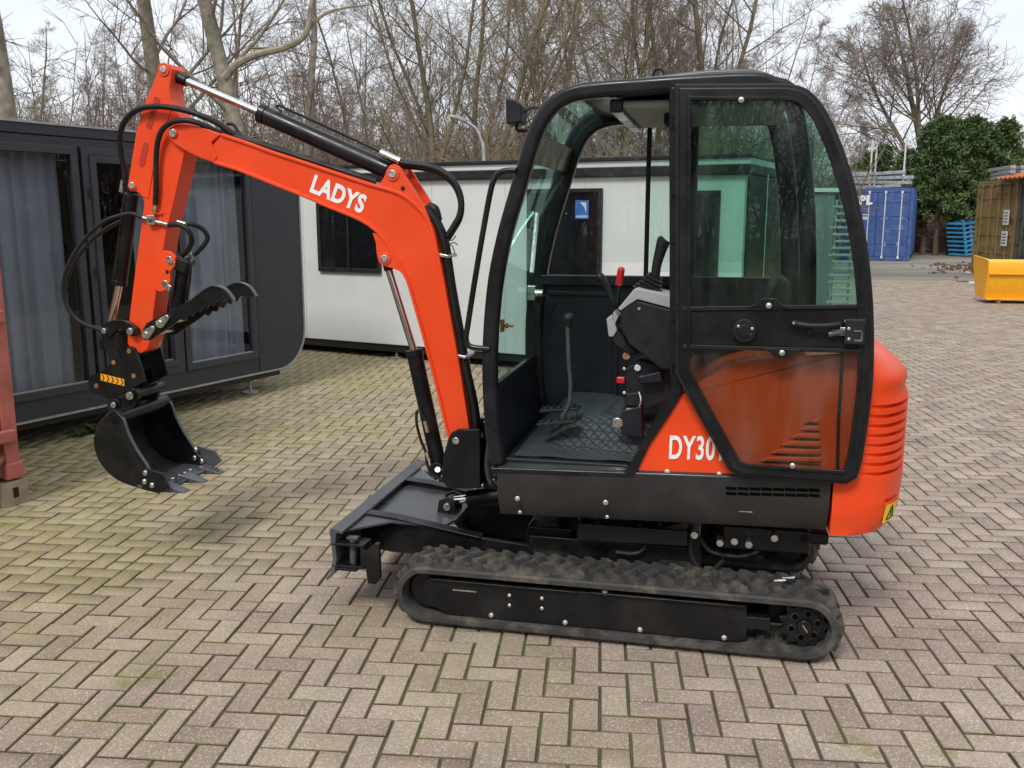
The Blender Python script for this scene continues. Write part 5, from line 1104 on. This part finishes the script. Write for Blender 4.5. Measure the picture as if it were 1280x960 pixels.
# rubble in front of the containers
g = G(); rr = random.Random(9)
for k in range(150):
    p = ground_at(rr.gauss(1195, 20), rr.gauss(334, 2.5) + max(0, rr.gauss(0, 3))); r_ = rr.uniform(.02, .075)
    g.add([p + Vector((rr.uniform(.6, 1.1) * r_ * math.cos(a) * (1.0 if z < .5 else .55), rr.uniform(.6, 1.1) * r_ * math.sin(a) * (1 if z < .5 else .55), z * r_)) for z in (-.1, .8) for a in [i * math.pi * 2 / 5 for i in range(5)]], [(0, 1, 6, 5), (1, 2, 7, 6), (2, 3, 8, 7), (3, 4, 9, 8), (4, 0, 5, 9), (5, 6, 7, 8, 9)])
ru = stuff(g.build('rubble', mat('rubble', (.12, .075, .05), .9, var=.5, scale=5, world=True), smooth=0)); ru['label'] = 'scattered brick rubble and leaves in front of the containers'; ru['category'] = 'rubble'
for px, py, sx_, m_ in ((1210, 342, .12, 'bar'), (1209, 352, .5, 'wood_block'), (1219, 355, .3, 'bar')):
    p = ground_at(px, py); o = G().box((0, 0, .03), (sx_, .12, .05)).build('board' if sx_ > .2 else 'plastic_scrap', m_, None, .01); o.location = p; o.rotation_euler = (0, 0, rr.uniform(-.4, .4))
    tag(o, {342: 'small white scrap lying on the ground beyond the orange bucket', 352: 'dark board lying on the ground left of the orange bucket', 355: 'pale offcut lying against the orange bucket'}[py], 'scrap' if sx_ < .2 else 'board')

# ------------------------------------------------------------------ trees
M['bark'] = mat('bark', (.175, .138, .092), .9, var=.45, scale=6, dirt=(.17, .175, .08), dirt_amt=.7, dscale=1.6, bump=.6, bscale=14)
M['bark_pale'] = mat('pale_bark', (.27, .24, .18), .85, var=.4, scale=7, dirt=(.12, .105, .07), dirt_amt=.8, dscale=3, bump=.5, bscale=14)
M['twig'] = mat('brown_twigs', (.25, .195, .155), .9, var=.3, scale=.7)
M['twig_olive'] = mat('olive_twigs', (.265, .215, .15), .9, var=.3, scale=.7)
M['twig_red'] = mat('reddish_twigs', (.26, .18, .15), .9, var=.3, scale=.7)
def tubes_np(lines, sides):
    """many tapered tubes at once: list of (points, radii)"""
    V, Fc = [], []; base = 0
    for P, r in lines:
        P = np.asarray(P); n = len(P); T = np.gradient(P, axis=0); T /= np.linalg.norm(T, axis=1)[:, None] + 1e-9
        ref = np.array([.0, 0, 1.0]) if abs(T[:, 2]).mean() < .8 else np.array([1.0, 0, 0])
        U = np.cross(T, ref); U /= np.linalg.norm(U, axis=1)[:, None] + 1e-9; W = np.cross(T, U)
        a = np.arange(sides) * 2 * math.pi / sides; rr_ = np.asarray(r)[:, None, None]
        V.append((P[:, None, :] + rr_ * (U[:, None, :] * np.cos(a)[None, :, None] + W[:, None, :] * np.sin(a)[None, :, None])).reshape(-1, 3))
        i = np.arange(n - 1)[:, None] * sides; k = np.arange(sides)[None, :]; k2 = (k + 1) % sides
        Fc.append((np.stack([i + k, i + k2, i + sides + k2, i + sides + k], -1) + base).reshape(-1, 4)); base += n * sides
    return np.concatenate(V), np.concatenate(Fc)
def grow(seed, H, r0, n1=16, n2=8, n3=6, n4=4, first=.22, spread=.5, droop=0.0, fork=0, lean=(0, 0), tw=.006, l1=.42):
    rg = np.random.default_rng(seed); lv = {0: [], 1: [], 2: [], 3: [], 4: []}
    def branch(p, d, L_, r, n, lift, wob):
        pts = [p]; step = L_ / (n - 1); d = d / np.linalg.norm(d)
        for i in range(n - 1):
            d = d + rg.normal(0, wob, 3) + np.array([0, 0, lift]); d /= np.linalg.norm(d); pts.append(pts[-1] + d * step)
        rad = r * (1 - np.linspace(0, 1, n) ** 1.1 * .82); return np.array(pts), rad
    def at(P, rad, t):
        f = t * (len(P) - 1); i = min(int(f), len(P) - 2); w = f - i; return P[i] * (1 - w) + P[i + 1] * w, rad[i] * (1 - w) + rad[i + 1] * w, (P[i + 1] - P[i]) / (np.linalg.norm(P[i + 1] - P[i]) + 1e-9)
    def side(d, ang):
        a = rg.normal(0, 1, 3); a -= d * a.dot(d); a /= np.linalg.norm(a) + 1e-9; return d * math.cos(ang) + a * math.sin(ang)
    trunks = [branch(np.array([0, 0, -.1]), np.array([lean[0], lean[1], 1.0]), H, r0, 14, .02, .05 if r0 > .15 else .085)]
    for k in range(fork):
        p, r, d = at(*trunks[0], rg.uniform(.05, .3)); trunks.append(branch(p, side(d, rg.uniform(.2, .45)), H * rg.uniform(.6, .85), r * .7, 12, .06, .05))
    lv[0] = trunks
    for P0_, R0_ in trunks:
        for k in range(n1):
            t = first + (1 - first) * (k + rg.random()) / n1; p, r, d = at(P0_, R0_, min(t, .98))
            L_ = H * l1 * (1.12 - t) * rg.uniform(.6, 1.15); b1 = branch(p, side(d, rg.uniform(.6, 1.25)), L_, min(r * .42, .008 + L_ * .010), 8, .05, .10); lv[1].append(b1)
            for k2 in range(n2):
                t2 = .2 + .8 * (k2 + rg.random()) / n2; p2, r2, d2 = at(*b1, min(t2, .98)); L2 = L_ * spread * (1.15 - t2) * rg.uniform(.6, 1.2) + .15
                b2 = branch(p2, side(d2, rg.uniform(.5, 1.1)), L2, max(min(r2 * .6, .03), tw * 1.4), 5, .03 - droop * .5, .14); lv[2].append(b2)
                for k3 in range(n3):
                    t3 = .15 + .85 * (k3 + rg.random()) / n3; p3, r3, d3 = at(*b2, min(t3, .98)); L3 = L2 * .55 * rg.uniform(.5, 1.2) + .12
                    b3 = branch(p3, side(d3, rg.uniform(.4, 1.0)), L3, tw * 1.15, 4, .02 - droop, .16); lv[3].append(b3)
                    for k4 in range(n4):
                        p4, r4, d4 = at(*b3, rg.uniform(.2, .95)); lv[4].append(branch(p4, side(d4, rg.uniform(.4, .9)), L3 * rg.uniform(.35, .7), tw * .85, 3, -droop, .15))
    return lv
def tree_meshes(name, lv, bark, twig):
    V0, F0 = tubes_np(lv[0], 9); V1, F1 = tubes_np(lv[1], 5)
    V = np.concatenate([V0, V1]); Fc = np.concatenate([F0, F1 + len(V0)])
    a = np_mesh('trunk', V, Fc, bark, smooth=True)
    V2, F2 = tubes_np(lv[2], 3); V3, F3 = tubes_np(lv[3] + lv[4], 3); b = np_mesh('crown', np.concatenate([V2, V3]), np.concatenate([F2, F3 + len(V2)]), twig)
    ma, mb = a.data, b.data; bpy.data.objects.remove(a); bpy.data.objects.remove(b); return ma, mb
TRUNK = {}
def proto(k, lv, bark, twig): TRUNK[k] = lv[0][0][0]; return tree_meshes(k, lv, bark, twig)
PROTO = {k: proto(k, lv, ba, tw_) for k, lv, ba, tw_ in (
 ('birch', grow(1, 13, .20, 20, 8, 5, 3, .24, .55, .05, l1=.32, tw=.005), 'bark_pale', 'twig'),
 ('birch2', grow(2, 14, .19, 20, 8, 5, 3, .24, .5, .06, lean=(-.10, .03), l1=.30, tw=.005), 'bark_pale', 'twig'),
 ('alder', grow(3, 12, .085, 26, 8, 5, 3, .08, .5, .0, fork=1, l1=.30, tw=.0048), 'bark', 'twig_olive'),
 ('alder2', grow(4, 11, .065, 22, 8, 5, 3, .06, .5, .01, fork=2, l1=.28, tw=.0048), 'bark', 'twig_red'),
 ('ash', grow(5, 13, .12, 24, 8, 5, 3, .12, .5, -.01, fork=1, l1=.33, tw=.0048), 'bark', 'twig_olive'),
 ('oak', grow(6, 12, .24, 20, 10, 7, 2, .26, .6, .0, fork=3, l1=.58, tw=.010), 'bark', 'twig'))}
def plant(kind, px, dist, scale, rz, label, group=None, name=None, off=0.0):
    tp_ = TRUNK[kind] * scale; tx_ = np.interp(5.0, tp_[:, 2], tp_[:, 0]); ty_ = np.interp(5.0, tp_[:, 2], tp_[:, 1])
    x = (px - 640) / F * dist - (tx_ * math.cos(rz) - ty_ * math.sin(rz)); o = empty(name or {'birch': 'birch_tree', 'birch2': 'birch_tree', 'oak': 'oak_tree', 'ash': 'ash_tree'}.get(kind, 'alder_tree'), (x, dist, off), rz, label, 'tree', group); o.scale = (scale,) * 3
    for nm, me in zip(('trunk', 'crown'), PROTO[kind]): c = bpy.data.objects.new(nm, me); col.objects.link(c); c.parent = o
    return o
plant('birch', 6, 15, 1.15, .4, 'thick olive trunk cut by the left edge of the picture')
plant('birch', 219, 19.5, 1.0, 2.2, 'straight pale birch trunk just behind the raised tip of the arm')
T3 = plant('birch2', 277, 18.5, 1.05, 0.0, 'leaning birch with one heavy limb sweeping right, behind the arm cylinder')
plant('birch', 396, 22, .72, 5.0, 'slim pale birch trunk rising above the arm cylinder')
plant('ash', 534, 23, .80, 1.1, 'tall dark trunk above the bend of the boom')
plant('alder', 655, 23, 1.0, .3, 'slender tree rising just left of the work lamp')
plant('ash', 705, 25, .9, 4.0, 'tree rising behind the front of the cab roof')
plant('alder', 800, 24, 1.05, 2.0, 'forked tree rising behind the middle of the cab roof')
plant('ash', 868, 26, 1.0, .9, 'upright tree rising behind the back of the cab roof')
plant('alder2', 960, 44, 1.15, 1.9, 'purple brown twiggy tree right of the cab roof')
plant('oak', 1147, 60, 1.28, .7, 'large bare oak standing alone against the sky at the right')
# the heavy limb of the leaning birch, fixed to it
lm = [(280, 98), (297, 80), (322, 68), (350, 61), (375, 50), (386, 32), (388, 10), (396, -14), (412, -40)]
def at_dist(px, py, Y): d = ray(px, py); t = Y / d.y; return Vector((d.x * t, Y, CAMH + d.z * t))
P_ = [at_dist(a, b, 18.5 - .02 * k) for k, (a, b) in enumerate(lm)]
inv = Matrix.Translation(T3.location) @ Matrix.Rotation(0.0, 4, 'Z') @ Matrix.Scale(1.05, 4); inv = inv.inverted()
G().tube([inv @ q for q in P_], [.085, .075, .068, .065, .06, .052, .045, .04, .03], 8, 5).build('limb', 'bark_pale', T3)
P_ = [at_dist(a, b, 18.5) for a, b in ((386, 36), (405, 18), (430, 10), (460, 6))]; G().tube([inv @ q for q in P_], [.035, .03, .02, .012], 6, 4).build('limb', 'bark_pale', T3)
wr = random.Random(21); kinds = ['alder', 'alder2', 'ash', 'alder', 'alder2']
WL = 'bare leafless tree standing in the wood behind the two cabins'; WG = 'bare trees of the wood'
for k in range(30):
    px = -120 + k * 37 + wr.uniform(-14, 14); dist = wr.uniform(25, 33) if k % 2 else wr.uniform(33, 46)
    if px < 470: dist += 4
    if px > 880: dist += 16
    plant(wr.choice(kinds), px, dist, wr.uniform(.75, 1.15) * (1 if px > 420 else .8), wr.uniform(0, 6.28), WL, WG)
for k in range(9):
    px = 975 + k * 38; plant(wr.choice(['alder2', 'ash', 'alder']), px, wr.uniform(55, 72), wr.uniform(.9, 1.15) if k < 3 else wr.uniform(.5, .62), wr.uniform(0, 6.28), 'bare tree far behind the evergreens at the right', 'far bare trees at the right')
# undergrowth: one tangled mass
def shrub(seed, H=3.6, n=20):
    rg = np.random.default_rng(seed); A = []; B_ = []
    for k in range(n):
        p = np.array([rg.normal(0, .7), rg.normal(0, .5), 0]); d = np.array([rg.normal(0, .28), rg.normal(0, .28), 1.0]); L_ = H * rg.uniform(.55, 1.1); pts = [p]
        for i in range(6): d = d + rg.normal(0, .13, 3); d /= np.linalg.norm(d); pts.append(pts[-1] + d * L_ / 6)
        pts = np.array(pts); A.append((pts, np.linspace(.022, .005, 7)))
        for j in range(16):
            f = rg.uniform(.6, 5.9); i = int(f); q = pts[i] + (pts[i + 1] - pts[i]) * (f - i); dd_ = rg.normal(0, 1, 3) + np.array([0, 0, .7]); dd_ /= np.linalg.norm(dd_); l = rg.uniform(.25, .9)
            m1 = q + dd_ * l * .5 + rg.normal(0, .05, 3); e1 = q + dd_ * l + rg.normal(0, .1, 3); B_.append((np.array([q, m1, e1]), np.array([.008, .006, .004])))
            for j2 in range(2): d2 = dd_ + rg.normal(0, .6, 3); d2 /= np.linalg.norm(d2); B_.append((np.array([m1, m1 + d2 * l * .5]), np.array([.006, .003])))
    return tubes_np(A + B_, 3)
SH = [shrub(k) for k in range(4)]
def thicket(name, spots, m, label):
    V, Fc = [], []; base = 0
    for (x, y, sc_, hz_) in spots:
        v, f = SH[wr.randrange(4)]; a = wr.uniform(0, 6.28); c_, s_ = math.cos(a), math.sin(a)
        V.append(np.stack([x + sc_ * (v[:, 0] * c_ - v[:, 1] * s_), y + sc_ * (v[:, 0] * s_ + v[:, 1] * c_), v[:, 2] * sc_ * hz_], 1)); Fc.append(f + base); base += len(v)
    o = stuff(np_mesh(name, np.concatenate(V), np.concatenate(Fc), m)); o['label'] = label; o['category'] = 'undergrowth'; return o
sp1 = [((px - 640) / F * d, d, wr.uniform(.8, 1.15), wr.uniform(.9, 1.2)) for px in range(-90, 930, 13) for d in [wr.uniform(21, 30)]]
sp2 = [((px - 640) / F * d, d, wr.uniform(1.3, 2.0), wr.uniform(.9, 1.2)) for px in range(-100, 1000, 22) for d in [wr.uniform(31, 44)]]
thicket('undergrowth', sp1, 'twig_olive', 'tangled bare undergrowth along the edge of the wood'); thicket('undergrowth', sp2, 'twig', 'dense brown thicket deeper in the wood')
sp3 = [((px - 640) / F * d, d, wr.uniform(1.8, 2.6), wr.uniform(.8, 1.1)) for px in range(-150, 1450, 26) for d in [wr.uniform(60, 85)]]
sp3 += [(rr_ * math.sin(R(q)), rr_ * math.cos(R(q)), 2.3 * rr_ / 32, wr.uniform(.9, 1.4)) for rr_ in (28, 38) for q in range(44, 318, 5)]  # unseen ring of shrubs round the yard, added for the glass to reflect
sp4 = [((px - 640) / F * d, d, wr.uniform(.55, .75), 1.0) for px in range(1120, 1300, 6) for d in [wr.uniform(41, 44)]]
thicket('undergrowth', sp4, 'twig_red', 'dark brown stems under the row of evergreens')
thicket('far_woodland_and_added_ring', sp3, 'twig_red', 'distant hazy mass of bare woodland, with an added unseen ring round the yard')
# evergreens at the right
M['needles'] = None
def leaf_material(name, c1, c2):
    m, t, b = nodes_of(name); N = t.nodes.new; L = t.links.new; at = N('ShaderNodeAttribute'); at.attribute_name = 'tint'
    mm = N('ShaderNodeMix'); mm.data_type = 'RGBA'; L(at.outputs['Fac'], mm.inputs[0]); mm.inputs[6].default_value = (*c1, 1); mm.inputs[7].default_value = (*c2, 1); L(mm.outputs[2], b.inputs['Base Color']); b.inputs['Roughness'].default_value = .7; b.inputs['Specular IOR Level'].default_value = .25; return m
M['needles'] = leaf_material('evergreen_sprays', (.055, .095, .035), (.14, .20, .07))
M['conifer_bark'] = mat('conifer_bark', (.11, .075, .05), .9, var=.3, scale=3, bump=.4, bscale=12)
def conifer(seed, H=6.0, z0=1.6, rmax=1.6, n=170):
    rg = np.random.default_rng(seed); V = []; T = []
    for k in range(n):
        t = (k + rg.random()) / n; z = z0 + (H - z0) * t; L_ = (rmax * (1 - t) ** .6 + .12) * rg.uniform(.55, 1.15); a = rg.uniform(0, 6.28); tone = rg.random() * .55 + .25 * (1 - t) * rg.random()
        d = np.array([math.cos(a), math.sin(a), rg.uniform(.15, .75) + t * .8]); d /= np.linalg.norm(d); p = np.array([0, 0, z]); m_ = 9
        for i in range(m_):
            p = p + d * L_ / m_; d = d + np.array([0, 0, -.05]) + rg.normal(0, .08, 3); d /= np.linalg.norm(d)
            if i < 2: continue
            for q in range(9):
                o = d * rg.uniform(.3, 1.0) + rg.normal(0, .55, 3); o /= np.linalg.norm(o); sdv = np.cross(o, rg.normal(0, 1, 3)); sdv /= np.linalg.norm(sdv) + 1e-9
                l = rg.uniform(.10, .30); w = l * .16; c = p + rg.normal(0, .07, 3)
                V += [c, c + o * l * .45 - sdv * w, c + o * l, c + o * l * .45 + sdv * w]; T += [min(1, tone + .35 * rg.random())] * 4
    V = np.array(V); Fq = np.arange(len(V)).reshape(-1, 4)
    o = np_mesh('crown', V, Fq, 'needles'); at = o.data.attributes.new('tint', 'FLOAT', 'POINT'); at.data.foreach_set('value', np.array(T, dtype=np.float32)); me = o.data; bpy.data.objects.remove(o)
    lines = [(np.array([[0, 0, -.1], [.04, .02, 1.5], [0, .03, H * .55], [0, 0, H * .93]]), np.array([.15, .13, .08, .02]))]
    for k in range(16):
        z = rg.uniform(.7, 2.4); a = rg.uniform(0, 6.28); l = rg.uniform(.5, 1.2); lines.append((np.array([[0, 0, z], [l * .5 * math.cos(a), l * .5 * math.sin(a), z + .12], [l * math.cos(a), l * math.sin(a), z + .1]]), np.array([.03, .02, .008])))
    v, f = tubes_np(lines, 6); t_ = np_mesh('trunk', v, f, 'conifer_bark', smooth=True); mt_ = t_.data; bpy.data.objects.remove(t_); return mt_, me
CON = [conifer(1), conifer(2, 6.4, 1.7, 1.8), conifer(3, 5.4, 1.4, 1.5)]
lab = {4: 'low evergreen showing just right of the cab door edge', 0: 'dark evergreen rising directly behind the blue container', 1: 'evergreen with a bare lower trunk in the gap between the containers', 2: 'evergreen behind the blue slatted stack', 3: 'lower yellow green evergreen at the right edge'}
con_spots = [(1040, 42, .58, 2, 4), (1058, 43, .62, 0, 4), (1076, 42, .66, 1, 4), (1062, 41, 0.62, 0, 0), (1092, 42, 0.71, 1, 0), (1122, 40, 0.77, 2, 0), (1149, 39, 0.86, 0, 1), (1164, 38.5, 0.84, 1, 1), (1181, 39, 0.88, 0, 1), (1197, 38.5, 0.84, 1, 2), (1216, 39, 0.86, 0, 2), (1238, 38, 0.82, 1, 2), (1262, 39, 0.76, 2, 3), (1288, 38, 0.71, 0, 3), (1312, 39, 0.76, 1, 3)]
place = ('leftmost of three', 'middle one of three', 'rightmost of three')
for k, (px, d, sc_, kk, lb) in enumerate(con_spots):
    o = empty('conifer_tree', ((px - 640) / F * d, d, 0), k * 1.3, lab[lb] + ', ' + place[k % 3], 'conifer', 'row of evergreens'); o.scale = (sc_,) * 3
    for nm, me in zip(('trunk', 'crown'), CON[kk]): c = bpy.data.objects.new(nm, me); col.objects.link(c); c.parent = o
# street lamp beyond the white cabin
SLp = at_dist(597, 195, 19.5); SL = empty('street_lamp', (SLp.x, 19.5, 0), 0, 'small curved street lamp above the roof of the white cabin', 'street lamp')
q0 = [at_dist(a, b, 19.5) - Vector((SLp.x, 19.5, 0)) for a, b in ((605, 203), (601, 175), (596, 162), (588, 155.5), (580, 152.5))]
G().tube([Vector((q0[0].x, 0, 0))] + q0, [.05, .04, .035, .03, .028, .025], 10, 4).build('pole', 'galv', SL); e = q0[-1]
G().prism([(e.x + .06, e.z - .02), (e.x - .30, e.z + .09), (e.x - .32, e.z + .14), (e.x - .1, e.z + .12), (e.x + .06, e.z + .04)], -.1, .1).build('lamp_head', 'galv', SL, .02)
# weeds against the dark cabin
def weed(px, py, n, r_, label, seed):
    rg = random.Random(seed); p0 = ground_at(px, py); g = G()
    for k in range(n):
        a = rg.uniform(0, 6.28); l = r_ * rg.uniform(.5, 1.1); w = l * .22; d = Vector((math.cos(a), math.sin(a), 0)); sd_ = Vector((-d.y, d.x, 0)); zt = l * rg.uniform(.3, .9)
        g.add([Vector((0, 0, .0)), d * l * .5 + sd_ * w + Vector((0, 0, zt * .7)), d * l + Vector((0, 0, zt)), d * l * .5 - sd_ * w + Vector((0, 0, zt * .7))], [(0, 1, 2, 3)])
    o = g.build('weed', M['weed'], smooth=0); o.location = p0; return tag(o, label, 'weed')
M['weed'] = mat('weed_leaf', (.055, .11, .03), .6, var=.3, scale=20)
weed(122, 541, 30, .10, 'bright green weed growing against the base of the dark cabin', 1); weed(100, 546, 24, .07, 'small pale weed just left of the bright green weed', 2); weed(312, 478, 16, .05, 'tiny weed between pavers near the dark cabin jack foot', 3)
